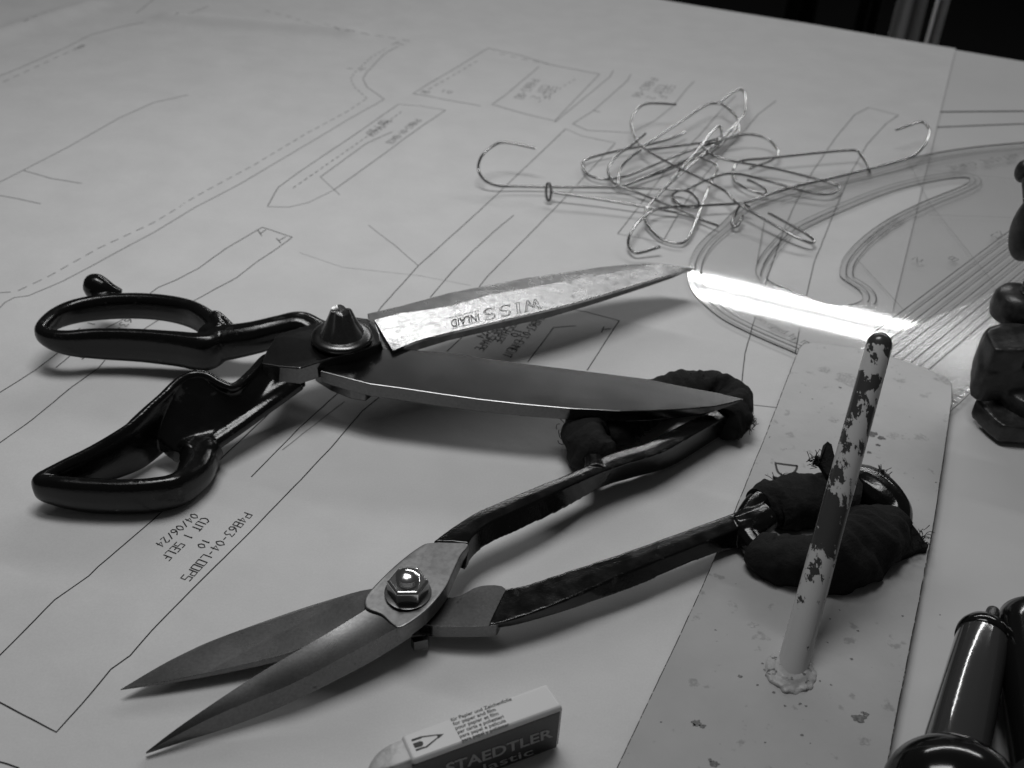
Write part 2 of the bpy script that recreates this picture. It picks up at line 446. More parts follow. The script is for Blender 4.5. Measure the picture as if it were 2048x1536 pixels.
# pattern sheet on top
r0, r1 = P(1912, 95), P(1790, 600)
rd = (r0-r1).normalized()
near_r = r1-rd*0.62
far_r = EA+ed*((r1-EA).dot(ed)+rd.dot(ed)*((r1-EA).dot(eg)*-1/rd.dot(eg)))-eg*0.0035
ps = thing('pattern_paper', (0.0, 0.45, 0), 'white plotter pattern sheet under both shears, printed with outlines and code lettering', 'paper')
lc0, lc1 = P(0, 62), P(165, 12)
ldir = (lc1-lc0).normalized()
TLp = lc1+ldir*0.16
def main_z(x, y, u, v):
    e = 0.0
    d = max(0.0, 1-(1-u)/0.02)          # right edge lifts a touch
    e += 0.0002*d
    f = max(0.0, 1-(1-v)/0.03)
    return surf(x, y, e+0.0006*f*(.5+.5*math.sin(u*30)))
o = grid_sheet('sheet', M['paper'], [near_r+Vector((-1.25, -.05, 0)), near_r, far_r, Vector((-0.62, 1.32, 0))], 260, 240, main_z)
o.parent = ps; o.location = -ps.location

# ------------------------------------------------------------------ printed lines
class Ink:
    def __init__(s): s.bm = bmesh.new()
    def ribbon(s, pts, w, z=None, lift=0.00013, jit=0.0, flat=None):
        """pts world xy vectors"""
        q = []
        for a, b in zip(pts, pts[1:]):
            L = (b-a).length; n = max(1, int(L/0.004))
            for k in range(n): q.append(a.lerp(b, k/n))
        q.append(pts[-1])
        prev = None
        for i, p in enumerate(q):
            a = q[max(i-1, 0)]; b = q[min(i+1, len(q)-1)]
            t = Vector((b.x-a.x, b.y-a.y, 0))
            if t.length < 1e-9: continue
            t.normalize(); nrm = Vector((-t.y, t.x, 0))
            off = jit*noise.noise(Vector((p.x*130, p.y*130, 9)))
            c = Vector((p.x, p.y, 0))+nrm*off
            ww = w*(1+0.2*noise.noise(Vector((p.x*300, p.y*300, 2))))
            vs = []
            for sgn in (-1, 1):
                v = c+nrm*(ww/2*sgn)
                v.z = (surf(v.x, v.y)+lift) if flat is None else flat
                vs.append(s.bm.verts.new(v))
            if prev: s.bm.faces.new((prev[0], prev[1], vs[1], vs[0]))
            prev = vs
    def line(s, px, w=0.5, dash=None, curve=0, **k):
        if curve: px = catmull([tuple(map(float, p)) for p in px], curve)
        pts = [P(a, b) for a, b in px]
        if dash:
            on, off = dash; d = 0; seg = [pts[0]]; draw = True; rem = on*MM
            for a, b in zip(pts, pts[1:]):
                L = (b-a).length; pos = 0
                while L-pos > rem:
                    pos += rem; c = a.lerp(b, pos/L)
                    if draw:
                        seg.append(c); s.ribbon(seg, w*MM, **k)
                    draw = not draw; seg = [c]; rem = (on if draw else off)*MM
                rem -= (L-pos)
                if draw: seg.append(b)
            if draw and len(seg) > 1: s.ribbon(seg, w*MM, **k)
        else: s.ribbon(pts, w*MM, **k)

# stroke font on a 4 x 6 grid
G = {'A': [[(0,0),(2,6),(4,0)],[(.8,2),(3.2,2)]], 'B': [[(0,0),(0,6),(4,6),(4,3),(0,3)],[(4,3),(4,0),(0,0)]],
 'C': [[(4,5.5),(2,6),(0,4),(0,2),(2,0),(4,.5)]], 'D': [[(0,0),(0,6),(3,6),(4,4),(4,2),(3,0),(0,0)]],
 'E': [[(4,0),(0,0),(0,6),(4,6)],[(0,3),(3,3)]], 'F': [[(0,0),(0,6),(4,6)],[(0,3),(3,3)]],
 'G': [[(4,5),(3,6),(0,6),(0,0),(4,0),(4,3),(2,3)]], 'H': [[(0,0),(0,6)],[(4,0),(4,6)],[(0,3),(4,3)]],
 'I': [[(2,0),(2,6)]], 'L': [[(0,6),(0,0),(4,0)]], 'M': [[(0,0),(0,6),(2,3),(4,6),(4,0)]],
 'N': [[(0,0),(0,6),(4,0),(4,6)]], 'O': [[(0,0),(0,6),(4,6),(4,0),(0,0)]], 'P': [[(0,0),(0,6),(4,6),(4,3),(0,3)]],
 'R': [[(0,0),(0,6),(4,6),(4,3),(0,3)],[(1.5,3),(4,0)]], 'S': [[(0,0),(4,0),(4,3),(0,3),(0,6),(4,6)]],
 'T': [[(2,0),(2,6)],[(0,6),(4,6)]], 'U': [[(0,6),(0,0),(4,0),(4,6)]], 'Y': [[(0,6),(2,3),(4,6)],[(2,3),(2,0)]],
 'V': [[(0,6),(2,0),(4,6)]], '0': [[(2,0),(0,2),(0,4),(2,6),(4,4),(4,2),(2,0)]], '1': [[(1,5),(2,6),(2,0)]],
 '2': [[(0,5),(2,6),(4,5),(0,0),(4,0)]], '3': [[(0,6),(4,6),(2,3.4),(4,2),(3,0),(0,0)]], '4': [[(3,0),(3,6),(0,2),(4,2)]],
 '6': [[(4,6),(1,4),(0,2),(1,0),(3,0),(4,1.5),(3,3),(.5,3)]], '8': [[(0,0),(0,6),(4,6),(4,0),(0,0)],[(0,3),(4,3)]],
 '-': [[(.5,3),(3.5,3)]], '/': [[(0,0),(4,6)]], ' ': [], '.': [[(1.8,0),(2.2,.4)]],
 'e': [[(0,2),(4,2),(3,4),(1,4),(0,2),(1,0),(4,.4)]], 's': [[(0,0),(3.5,0),(3.5,2),(.5,2),(.5,4),(4,4)]], 'i': [[(2,0),(2,4)],[(2,5.2),(2,5.8)]],
 'g': [[(4,4),(0,4),(0,0),(4,0)],[(4,4),(4,-2),(0,-2)]], 'n': [[(0,0),(0,4),(3,4),(4,3),(4,0)]], 'd': [[(4,6),(4,0),(0,0),(0,4),(4,4)]],
 'b': [[(0,6),(0,0),(4,0),(4,4),(0,4)]], 'y': [[(0,4),(2,0)],[(4,4),(1,-2)]]}
def stroke_text(ink, txt, a, b, h, w=0.38, z=0, lift=0.00015, flat=None, fill=.68, mirror=1, slant=0):
    A, B = P(a[0], a[1], z), P(b[0], b[1], z)
    u = (B-A); L = u.length; u.normalize(); v = Vector((-u.y, u.x, 0))*mirror
    adv = L/len(txt)
    for i, ch in enumerate(txt):
        for st in G.get(ch, G['O']):
            pts = [A+u*(adv*(i+fill*(x+slant*y)/4))+v*(h*MM*y/6) for x, y in st]
            ink.ribbon([Vector((p.x, p.y, 0)) for p in pts], w*MM, lift=lift, flat=flat)

I1, I2 = Ink(), Ink()
strong = [
 [(-8,1324),(111,1204),(179,1156),(198,1137),(305,1045),(410,950),(452,912),(529,839),(591,777),(640,730)],
 [(-10,1402),(0,1408),(114,1468),(164,1413),(223,1343),(261,1315),(305,1265),(381,1186),(496,1072),(614,950),(661,900),(725,825),(764,793)],
 [(-10,1524),(40,1540)],
 [(503,957),(600,858),(685,781),(700,765)],
 [(-5,894),(66,843),(146,777),(197,741),(230,700),(313,646),(354,624),(405,595),(474,558),(510,529),(554,500),(585,477)],
 [(-5,793),(73,744),(124,704),(244,644),(300,590),(317,578),(350,564),(397,540),(452,500),(525,457)],
 [(113,739),(164,697)], [(525,457),(585,477)], [(532,462),(520,470)], [(516,463),(524,474)], [(572,476),(557,484)], [(553,479),(562,489)],
 [(1131,260),(1085,305),(1025,362),(985,400),(961,422),(836,535),(761,619),(740,650)],
 [(1027,433),(985,468),(940,510),(905,545),(897,555),(860,598)],
 [(1230,289),(1134,394),(1060,470),(1027,503),(975,555),(962,571),(950,590)],
 [(1174,744),(1238,644)], [(1055,728),(1107,658)], [(1221,661),(1203,661)], [(1208,656),(1203,668)], [(894,706),(918,683),(936,667)],
 [(1796,233),(1771,251),(1734,291),(1700,350),(1671,419),(1627,530),(1603,637),(1590,709)],
 [(1709,232),(1668,282),(1624,347),(1590,410),(1568,460),(1520,600),(1489,711),(1481,790)],
 [(1737,218),(1709,232)],
 [(1235,470),(1277,416),(1334,341),(1402,269),(1440,225),(1471,194)],
 [(1324,488),(1359,426),(1395,370),(1440,316),(1487,266),(1515,232),(1552,204)],
 [(535,416),(557,377),(600,346),(730,258),(797,211)], [(891,223),(668,383)],
 [(641,357),(734,289),(785,266)],
]
for l in strong: I1.line(l, 0.42, jit=0.0002)
faint = [
 [(565,903),(620,860),(689,806)], [(1138,620),(1171,626),(1238,644)], [(1107,658),(1151,654)], [(1235,470),(1280,478),(1324,488)],
 [(1737,218),(1796,233)], [(1131,260),(1163,274),(1200,282),(1230,288)],
 [(797,211),(891,223)], [(668,383),(617,408),(578,417),(535,416)], [(641,357),(680,393)],
 [(1498,812),(1560,819)], [(1495,797),(1504,798)],
 [(737,453),(788,492),(836,533)],
 [(0,620),(11,609),(29,599),(58,595),(128,565),(182,536),(248,500),(308,468),(383,422),(478,372),(581,311),(649,270),(697,241),(769,201)],
 [(769,201),(734,176),(726,160),(734,146),(769,109),(797,94)],
 [(826,191),(976,98)], [(984,211),(1012,191),(1078,135)], [(1109,244),(1199,150)], [(1109,247),(1219,156),(1227,143)], [(961,214),(880,200),(826,191)],
 [(984,211),(1050,230),(1109,244)],
 [(976,98),(1040,112),(1101,131)], [(1262,150),(1254,164),(1187,223),(1145,250)], [(1145,250),(1175,263),(1262,268),(1310,243),(1345,215),(1375,178),(1388,165)],
 [(1187,223),(1200,226)],
 [(-5,369),(48,342),(137,296),(239,238),(308,207),(376,193)], [(48,343),(103,359),(164,369)], [(-5,392),(38,400),(82,410)],
 [(-5,157),(41,138),(133,97),(178,73)], [(273,29),(308,0)], [(352,41),(417,14)],
 [(178,73),(239,56),(290,46)], [(1101,131),(1199,150)],
]
for i, l in enumerate(faint): I2.line(l, 0.42 if i < 12 else 0.62, jit=0.0002)
for l in ([(600,508),(685,537),(839,554),(942,574)],): I2.line(l, 0.16)
for l, d in (([(0,589),(33,587),(98,556),(197,500),(308,448),(410,386),(513,330),(615,268),(697,224),(734,199)], (5, 3.4)),
             ([(734,199),(709,176),(701,160),(711,146),(742,117),(773,98)], (4, 3)),
             ([(820,84),(750,72),(683,70),(637,55),(578,35),(531,23)], (7, 5)),
             ([(1101,131),(1040,118),(986,106)], (5, 5)), ([(845,190),(957,122)], (5, 4)),
             ([(7,167),(120,114),(161,97)], (6, 5)), ([(51,56),(106,30)], (6, 6)),
             ([(1077,206),(1150,160)], (4, 4))):
    I2.line(l, 0.6, dash=d)
I1.line([(586,379),(700,300),(805,225)], 0.45, dash=(3.5, 2.6))
T1 = [('P4863-04-LOOPS', (489,1028), (359,1163), 3.5), ('10', (408,1081), (391,1098), 3.0),
      ('CUT 1 SELF', (405,1038), (319,1122), 3.5), ('04/06/24', (385,1030), (308,1094), 3.3),
      ('P4863-03-ENMENT', (1074,635), (1002,716), 4.2), ('10', (1029,661), (1018,676), 4.0),
      ('HRSHAPE', (1022,644), (983,688), 4.2), ('PRESHAPE', (994,655), (947,703), 4.2), ('06/24', (978,651), (950,677), 4),
      ('P4863-02-STAT', (285,617), (146,722), 3.9), ('CUT 1 STAPLE', (212,622), (108,700), 3.9)]
for t, a, b, h in T1: stroke_text(I1, t, a, b, h, 0.42)
for t, a, b, h in [('P4863-01-BACK', (830,243), (770,289), 5), ('CUT 1 SELF', (762,243), (728,272), 4.5), ('04/06/24', (775,243), (735,275), 4),
                   ('P4863-05', (1062,160), (1027,199), 6.5), ('CUT 2', (1085,172), (1060,199), 6), ('SELF', (1099,174), (1080,200), 6),
                   ('P4863-06', (1300,158), (1262,196), 6.5), ('CUT 2', (1318,172), (1290,200), 6), ('SELF', (1335,172), (1312,200), 6),
                   ('10', (880,186), (905,190), 5), ('10', (838,188), (858,192), 5), ('30', (148,98), (160,100), 9), ('-T', (690,141), (735,146), 6), ('T', (800,95), (822,85), 8)]:
    stroke_text(I2, t, a, b, h, 0.6)
link('printed_outline', I1.bm, M['ink'], ps)
link('faint_outline', I2.bm, M['ink_faint'], ps)
I3 = Ink()
I3.line([(1877,223),(1960,222),(2060,221),(2200,219)], 1.6, lift=-0.0009)
I3.line([(1870,254),(1960,250),(2060,246),(2200,240)], 1.1, lift=-0.0009)
link('ruled_line', I3.bm, M['ink'], us)

# ------------------------------------------------------------------ clear curve ruler
ZR = 2.6
outer = [(1376,556),(1377,530),(1388,502),(1409,476),(1440,450),(1468,422),(1498,404),(1534,391),(1603,371),(1686,352),(1734,340),(1824,315),(1928,296),(2048,284),(2200,272),
         (2330,300),(2330,470),(2180,590),(2048,686),(1965,760),(1915,808),(1880,830),(1820,812),(1700,758),(1596,707),(1547,686),(1489,660),(1444,636),(1409,608),(1385,581)]
cut = [(1534,554),(1547,566),(1575,577),(1610,594),(1651,608),(1689,611),(1722,600),(1720,581),(1686,557),(1679,543),(1686,516),(1720,478),(1772,440),(1841,405),(1920,373),
       (1940,360),(1928,354),(1876,360),(1789,381),(1686,422),(1599,464),(1565,495),(1547,519),(1538,537)]
def smooth_px(l, n=4): return catmull([tuple(map(float, p)) for p in l], n, True)
so, sc_ = smooth_px(outer), smooth_px(cut)
RU = thing('curve_ruler', P(1600, 560), 'clear acrylic pattern curve with a swooping cut-out, one end under the painted plate', 'ruler')
bm = bmesh.new()
slab(bm, [(a, b, ZR) for a, b in so], 1.0, holes=[[(a, b, ZR) for a, b in sc_]])
rb = link('body', bm, M['acrylic'], RU)
# dark-looking edge is ground smooth acrylic: a thin rim strip
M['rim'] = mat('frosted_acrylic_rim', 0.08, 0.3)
for loop in (so, sc_):
    bm = bmesh.new(); n = len(loop)
    t = [P(a, b, ZR-.06) for a, b in loop]
    cen = Vector((0, 0, 0))
    area2 = sum(t[i].x*t[(i+1) % n].y-t[(i+1) % n].x*t[i].y for i in range(n))
    sg = 1 if area2 > 0 else -1
    vs = []
    for i in range(n):
        d = (t[(i+1) % n]-t[i-1]); d.z = 0; d.normalize(); nr = Vector((d.y, -d.x, 0))*sg
        if loop is sc_: nr = -nr*-1
        q = t[i]+nr*0.00012
        vs.append((bm.verts.new(q), bm.verts.new(q-Vector((0, 0, .0009)))))
    for i in range(n): bm.faces.new((vs[i][0], vs[(i+1) % n][0], vs[(i+1) % n][1], vs[i][1]))
    link('rim', bm, M['rim'], RU)
RI = Ink(); zf = (ZR+0.08)*MM
def rline(px, w=.5, curve=0):
    if curve: px = catmull([tuple(map(float, p)) for p in px], curve)
    RI.ribbon([P(a, b, ZR) for a, b in px], w*MM, flat=zf)
def offset(px, d, i0, i1):
    w = [P(a, b, ZR) for a, b in px]; n = len(w); out = []
    ar = sum(w[i].x*w[(i+1) % n].y-w[(i+1) % n].x*w[i].y for i in range(n)); sg = 1 if ar > 0 else -1
    for i in range(i0, i1):
        t = w[(i+1) % n]-w[(i-1) % n]; t.z = 0; t.normalize()
        out.append(w[i % n]+Vector((-t.y, t.x, 0))*(sg*d*MM))
    return out
no = len(so)
for d in (3.4, 6.8):
    RI.ribbon(offset(so, d, 0, 4*14), .5*MM, flat=zf)
    RI.ribbon(offset(so, d, 4*24, no+2), .5*MM, flat=zf)
RI.ribbon(offset(so, 10.5, 4*7, 4*14), .5*MM, flat=zf)
for d in (-3.4, -6.8):
    RI.ribbon(offset(sc_, d, 4*6, 4*23), .5*MM, flat=zf)
RI.ribbon(offset(sc_, -3.2, 4*19, 4*24+1), .5*MM, flat=zf)
rline([(1530,391+45),(1515,520),(1512,545),(1524,568)], .3, 5)
# ticks along the outer curve
to = offset(so, 0.3, 0, 4*13); t2 = offset(so, 1.5, 0, 4*13)
for i in range(0, len(to), 1): RI.ribbon([to[i], t2[i]], .22*MM, flat=zf)
A0, A1 = P(1800, 626, ZR), P(2048, 440, ZR)
dd = (A1-A0).normalized(); nn = Vector((dd.y, -dd.x, 0))
for k in range(9):
    s = A0+nn*(k*0.0041)-dd*(0.045 if k > 0 else .03); e = A1+nn*(k*0.0041)+dd*0.06
    RI.ribbon([s, e], (.6 if k % 2 == 0 else .42)*MM, flat=zf)
rline([(1815,320),(1858,405),(1990,570)], .2); rline([(1712,516),(1812,625)], .2); rline([(1858,430),(2060,436)], .2); rline([(1815,335),(2060,362)], .2)
stroke_text(RI, 'Designed by MMYer', (1511,637), (1640,707), 4.0, .32, ZR, flat=zf, fill=.6)
stroke_text(RI, 'ARTISTE CURVE', (2030,308), (1888,334), 5.0, .7, ZR, flat=zf)
stroke_text(RI, '2', (1834,514), (1818,522), 4.2, .5, ZR, flat=zf); stroke_text(RI, '8', (1904,513), (1892,519), 4.0, .5, ZR, flat=zf)
stroke_text(RI, '23', (2000,462), (1975,474), 4.4, .5, ZR, flat=zf)
# small print strip along the inner curve
for i, (a, b) in enumerate([((1752,468), (1772,453)), ((1776,450), (1800,436)), ((1764,474), (1784,459)), ((1790,455), (1812,441)), ((1735,486), (1750,471))]):
    stroke_text(RI, 'SIZE0'[: 5], a, b, 1.9, .3, ZR, flat=zf)
# end ticks beside the plate
for k in range(6):
    a = P(1915+k*11, 806-k*10, ZR); RI.ribbon([a, a+Vector((-.0035, .0025, 0))], .5*MM, flat=zf)
link('printed_scale', RI.bm, M['ruler_ink'], RU)
bm = bmesh.new(); c = P(1403, 546, ZR)
lathe(bm, [(0, .0009), (.0001, .0009)], (c.x, c.y, zf), (0, 0, 1), 16); link('pivot_hole', bm, M['ruler_ink'], RU)

# frosted film over the ruler
bm = bmesh.new()
slab(bm, [(1762,684,3.1),(1790,668,3.1),(1850,636,3.1),(1915,607,3.1),(2048,560,3.1),(2250,480,3.1),(2260,600,3.1),(2048,672,3.1),(1965,745,3.1),(1912,795,3.1),(1850,800,3.1),(1740,760,3.1)], .12)
tag(link('frosted_film', bm, M['film']), 'frosted translucent film lying over the clear ruler, right of the rod tip', 'film')

# ------------------------------------------------------------------ wire hooks
def wire(label, pts, rad=.80, extra=()):
    q = pts; base = P(q[0][0], q[0][1]); base.z = 0
    bm = bmesh.new()
    for l in (q,)+tuple(extra):
        pp = []
        for a in l:
            v = P(a[0], a[1], a[2]); pp.append((v.x, v.y, max(v.z, .0022), rad*MM, rad*MM))
        sweep(bm, pp, n=7, sides=10)
    o = link('wire_hook', bm, M['wire'], smooth=True, sharp=60)
    return tag(o, label, 'wire hook', 'bent wire hooks tangled in a pile')
wire('wire hook reaching farthest left, its round crook open to the right', [(1071,297,20),(1010,285,22),(982,295,20),(962,315,16),(957,341,12),(971,362,7),(997,372,4.5),(1033,373,4),(1120,374.5,4),(1215,375,4.5),(1300,377,5),(1354,379,6),(1380,385,6.5),(1396,401,5),(1395,415,3),(1375,415,2.5),(1354,405,2.5),(1344,394,3),(1352,384,4),(1366,380,6)])
lp = [(1097+5*math.sin(t*math.pi/5), 384-18*math.cos(t*math.pi/5), 8+5*math.cos(t*math.pi/5)) for t in range(11)]
wire('straight wire with a small upright eye on its left end, just below the left crook', [(1103,381,7),(1109,385,7),(1189,397,6),(1292,414,5),(1329,421,4.5),(1370,429,3.5),(1437,452,4.5)], extra=(lp,))
wire('wire hook crooked at the pile\'s top left, folded lower end over the ruler', [(1352,209,16),(1299,207,17),(1277,216,16),(1265,235,14),(1263,254,12),(1274,282,10),(1290,298,10),(1340,327,11),(1440,376,10),(1471,404,10),(1500,422,9),(1571,463,7),(1600,478,6),(1622,486,5),(1628,481,5),(1615,470,5.5),(1599,460,6),(1537,426,7)])
wire('wire hook bent in a long flat loop across the upper pile', [(1284,294,8),(1365,241,10),(1409,212,12),(1427,207,12),(1446,210,12),(1471,232,10),(1478,254,8),(1473,268,7),(1443,282,6),(1365,307,5),(1271,346,4),(1246,354,4),(1209,359,4),(1178,351,4),(1167,336,4),(1171,320,4),(1222,305,5),(1300,289,6),(1350,274,6),(1370,264,6)])
wire('wire hook with the tallest crook, arms ending in a wide U in front', [(1437,207,12),(1465,185,14),(1481,179,14),(1490,188,13),(1491,216,11),(1481,238,10),(1427,290,8),(1359,350,7),(1315,391,6),(1293,419,5),(1291,441,5),(1302,460,4),(1324,479,3),(1356,487,3),(1374,479,3.5),(1390,447,5),(1409,397,7),(1427,354,9),(1435,338,9),(1427,326,9),(1402,316,8)])
wire('wire hook curling round the left side of the pile, short cut end sticking up', [(1291,267,15),(1261,292,12),(1233,312,10),(1217,337,8),(1221,357,6),(1235,371,5),(1274,385,4.5),(1344,414,4),(1400,436,3.5)])
wire('wire hook with a narrow bend left of the pile centre', [(1282,300,12),(1261,315,9),(1242,336,6),(1236,364,4),(1243,372,4),(1265,366,4),(1340,334,5),(1400,306,7),(1440,285,10),(1441,254,14),(1425,262,14),(1395,300,12),(1310,398,6)])
wire('wire hook reaching farthest right, thin crook above the ruler', [(1792,260,16),(1818,251,17),(1840,244,17),(1852,249,16),(1859,263,14),(1852,285,12),(1834,307,9),(1809,319,8),(1740,338,7),(1646,360,6.5),(1580,375,6),(1540,388,6),(1490,405,7),(1427,410,7),(1334,415,7),(1302,424,7),(1274,447,8),(1259,472,7),(1257,491,5),(1268,505,4),(1284,505,4),(1320,494,6)])
wire('wire hook forming a straight bar and square bend over the ruler tip', [(1740,346,5),(1734,329,7),(1721,310,9),(1709,301,10),(1646,305,10),(1552,315,9),(1487,321,8),(1471,330,7),(1466,347,6),(1471,363,5),(1490,376,5),(1512,385,4.5),(1527,388,5),(1532,380,6),(1510,366,7),(1495,360,7)])
wire('wire hook with a long narrow closed end resting on the ruler edge', [(1374,379,9),(1421,357,10),(1465,347,10),(1521,358,8),(1584,376,6),(1618,385,5),(1649,389,5),(1674,383,5),(1677,372,5),(1646,362,5.5),(1552,338,8),(1440,316,11),(1399,288,12)])
wire('wire hook arching over the paper just right of the pile centre', [(1409,290,9),(1459,276,10),(1496,269,11),(1531,276,10),(1549,291,8),(1557,308,7),(1540,322,6),(1499,337,5)])
wire('wire hook lying low across the middle, cut end at the upper right', [(1290,300,4),(1400,286,6),(1445,272,8),(1475,252,9),(1430,300,5),(1370,325,4),(1330,343,4),(1245,372,3)])
wire('short wire hook standing on the ruler edge below the pile', [(1500,415,8),(1488,410,9),(1478,414,8),(1470,430,6),(1464,448,4.5),(1475,452,4.5),(1485,432,6)])

# ------------------------------------------------------------------ inlaid-blade shears (upper pair)
SA = thing('shears', P(690, 690), 'large black handled shears with dark conical pivot nut and bright engraved blade', 'shears')
# under half: dark blade
def blade(name, top, z0, th, m, parent, bev=.00035, flare=0.0):
    bm = bmesh.new(); slab(bm, top, th); o = link(name, bm, m, parent); bevel(o, bev); return o
ub = [(640,742,24),(700,700,25),(800,697,24.5),(900,706,24),(1050,727,23.4),(1180,743,23),(1290,757,22.6),(1380,775,22.2),(1440,786,22),(1489,798,22),
      (1465,805,22),(1430,812,22),(1370,818,22),(1300,821,22.2),(1240,822,22.3),(1140,817,22.6),(1040,808,23),(960,799,23.3),(880,788,23.6),(800,776,23.9),(740,768,24.1),(690,755,24)]
ub = [(a_, b_, 24.8-(a_-740)*.0037) for a_, b_, _ in ub]
bm = bmesh.new()
t = [P(*p) for p in ub]
th = [5.5,6,6,6,6,6,5.5,4,2.5,.6,1.6,3,4,5,5.3,5.6,5.8,6,6,6,6,6]
b = [Vector((v.x, v.y, v.z-h*MM)) for v, h in zip(t, th)]
prism(bm, t, b)
bevel(link('dark_blade', bm, M['steel'], SA), .0004)
# tang lug under the pivot
bm = bmesh.new(); slab(bm, [(628,742,20),(690,752,20),(745,772,20),(730,783,20),(700,778,20),(660,762,20)], 5)
bevel(link('blade_tang', bm, M['steel'], SA), .0006)
# top half: body + blade
hull = [(735,627,24.5),(800,612,24.2),(900,585,23.5),(1050,556,22),(1200,534,20.5),(1260,528,20),(1320,526,19.6),(1388,536,19),(1345,549,19.3),(1290,565,19.8),(1200,592,20.8),(1100,620,21.8),(1000,642,22.8),(900,665,23.7),(840,683,24.1),(786,704,24.4),(750,690,24.5)]
bm = bmesh.new()
t = [P(*p) for p in hull]
th = [4,4,4,4,3.5,3,2.4,.5,2.2,3,3.6,4,4,4,4,4,4]
prism(bm, t, [Vector((v.x, v.y, v.z-h*MM)) for v, h in zip(t, th)])
bevel(link('upper_blade', bm, M['dark_steel'], SA), .0004)
# inlaid face: slightly hollow plate tilted to the far side
def face_z(s, f):
    x = 750+s*630; w = 27*(1-max(0, (x-900)/480)**1.15*.93) if x > 900 else 27
    return 24.9-5.4*s+(0.1+math.tan(math.radians(2.5+9.5*s))*w*f)
upe = [(749,640),(800,627),(870,610),(1000,586),(1150,559),(1250,541),(1320,533),(1384,537)]
lwe = [(786,701),(835,681),(880,669),(985,644),(1130,610),(1235,580),(1300,560),(1384,538)]
bm = bmesh.new(); rows = []
U = catmull([tuple(map(float, p)) for p in upe], 8); Lw = catmull([tuple(map(float, p)) for p in lwe], 8)
nU = len(U)
for i in range(nU):
    s = i/(nU-1); row = []
    for k in range(9):
        f = k/8
        z = face_z(s, f)          # near side higher: leans away from the lens
        px = U[i][0]*(1-f)+Lw[i][0]*f; py = U[i][1]*(1-f)+Lw[i][1]*f
        if i < 5: z += (5-i)*.06*math.sin(f*math.pi)
        row.append(bm.verts.new(P(px, py, z)))
    rows.append(row)
for i in range(nU-1):
    for k in range(8): bm.faces.new((rows[i][k], rows[i+1][k], rows[i+1][k+1], rows[i][k+1]))
ex = bmesh.ops.extrude_face_region(bm, geom=bm.faces[:])
bmesh.ops.translate(bm, verts=[g for g in ex['geom'] if isinstance(g, bmesh.types.BMVert)], vec=(0, 0, -.0012))
link('inlaid_face', bm, M['blade_face'], SA, True, 40)

# engraving, follows the tilted face
def face_pt(px, py, lift=.10):
    # find s,f by px along the strip
    for i in range(nU-1):
        x0 = (U[i][0]+Lw[i][0])/2; x1 = (U[i+1][0]+Lw[i+1][0])/2
        if x0 <= px <= x1:
            r = (px-x0)/(x1-x0+1e-9); s = (i+r)/(nU-1)
            yu = U[i][1]*(1-r)+U[i+1][1]*r; yl = Lw[i][1]*(1-r)+Lw[i+1][1]*r
            f = min(max((py-yu)/(yl-yu), 0), 1)
            return P(px, py, face_z(s, f)+lift)
    return P(px, py, 24)
def text_mesh(txt, outline=False, bold=0.0, bev=0.012):
    cu = bpy.data.curves.new('t', 'FONT'); cu.body = txt; cu.size = 1
    if outline:
        cu.fill_mode = 'NONE'; cu.bevel_depth = bev; cu.bevel_resolution = 0
    else: cu.offset = bold
    cu.resolution_u = 4
    o = bpy.data.objects.new('t', cu); COL.objects.link(o)
    dg = bpy.context.evaluated_depsgraph_get(); dg.update()
    me = bpy.data.meshes.new_from_object(o.evaluated_get(dg))
    vs = [v.co.copy() for v in me.vertices]; fs = [tuple(p.vertices) for p in me.polygons]
    bpy.data.objects.remove(o); bpy.data.curves.remove(cu); bpy.data.meshes.remove(me)
    return vs, fs
def put_text(bm, txt, mapper, outline=False, bold=0.0, bev=0.012):
    vs, fs = text_mesh(txt, outline, bold, bev)
    x0 = min(v.x for v in vs); x1 = max(v.x for v in vs)
    bv = [bm.verts.new(mapper((v.x-x0)/(x1-x0), v.y/0.7, v.z)) for v in vs]
    for f in fs:
        try: bm.faces.new([bv[i] for i in f])
        except ValueError: pass
def quadmap(bl, br, tr, tl, fn):
    """pixel quad -> fn(px,py)"""
    def g(u, v, z):
        x = bl[0]*(1-u)*(1-v)+br[0]*u*(1-v)+tr[0]*u*v+tl[0]*(1-u)*v
        y = bl[1]*(1-u)*(1-v)+br[1]*u*(1-v)+tr[1]*u*v+tl[1]*(1-u)*v
        return fn(x, y)+Vector((0, 0, z*.002))
    return g
bm = bmesh.new()
# serif capitals drawn as outlined letters: wide W, I, S, S reading upside down
def seg_poly(polys, quad, w=.27):
    g = quadmap(*quad, face_pt)
    for pl in polys:
        pts = [g(x, y, 0) for x, y in pl]
        for a, b2 in zip(pts, pts[1:]):
            d = (b2-a)
            if d.length < 1e-7: continue
            n = Vector((-d.y, d.x, 0)).normalized()*w*MM/2
            e = d.normalized()*w*MM*.3
            bm.faces.new([bm.verts.new(q) for q in (a-e-n, b2+e-n, b2+e+n, a-e+n)])
def s_curve(off):
    c = []
    for k in range(13):
        t = math.pi*(0.15+1.35*k/12); c.append((.5+(.36-off)*math.cos(t), .74+(.24-off*.6)*math.sin(t)))
    for k in range(13):
        t = math.pi*(.5-1.35*k/12); c.append((.5+(.40+off)*math.cos(t), .26+(.24+off*.3)*math.sin(t)))
    return c
Wp = [[(0,1),(.22,0),(.3,0),(.5,.72),(.7,0),(.78,0),(1,1)], [(.12,1),(.28,.32),(.42,.8)], [(.62,.6),(.74,.3),(.9,1)], [(-.04,1),(.2,1)], [(.82,1),(1.04,1)], [(.42,.98),(.58,.98)]]
Ip = [[(.3,0),(.3,1)], [(.7,0),(.7,1)], [(0,1),(1,1)], [(0,0),(1,0)]]
Sp = [s_curve(-.06), s_curve(.08), [(.84,.78),(.9,1)], [(.12,.22),(.06,0)]]
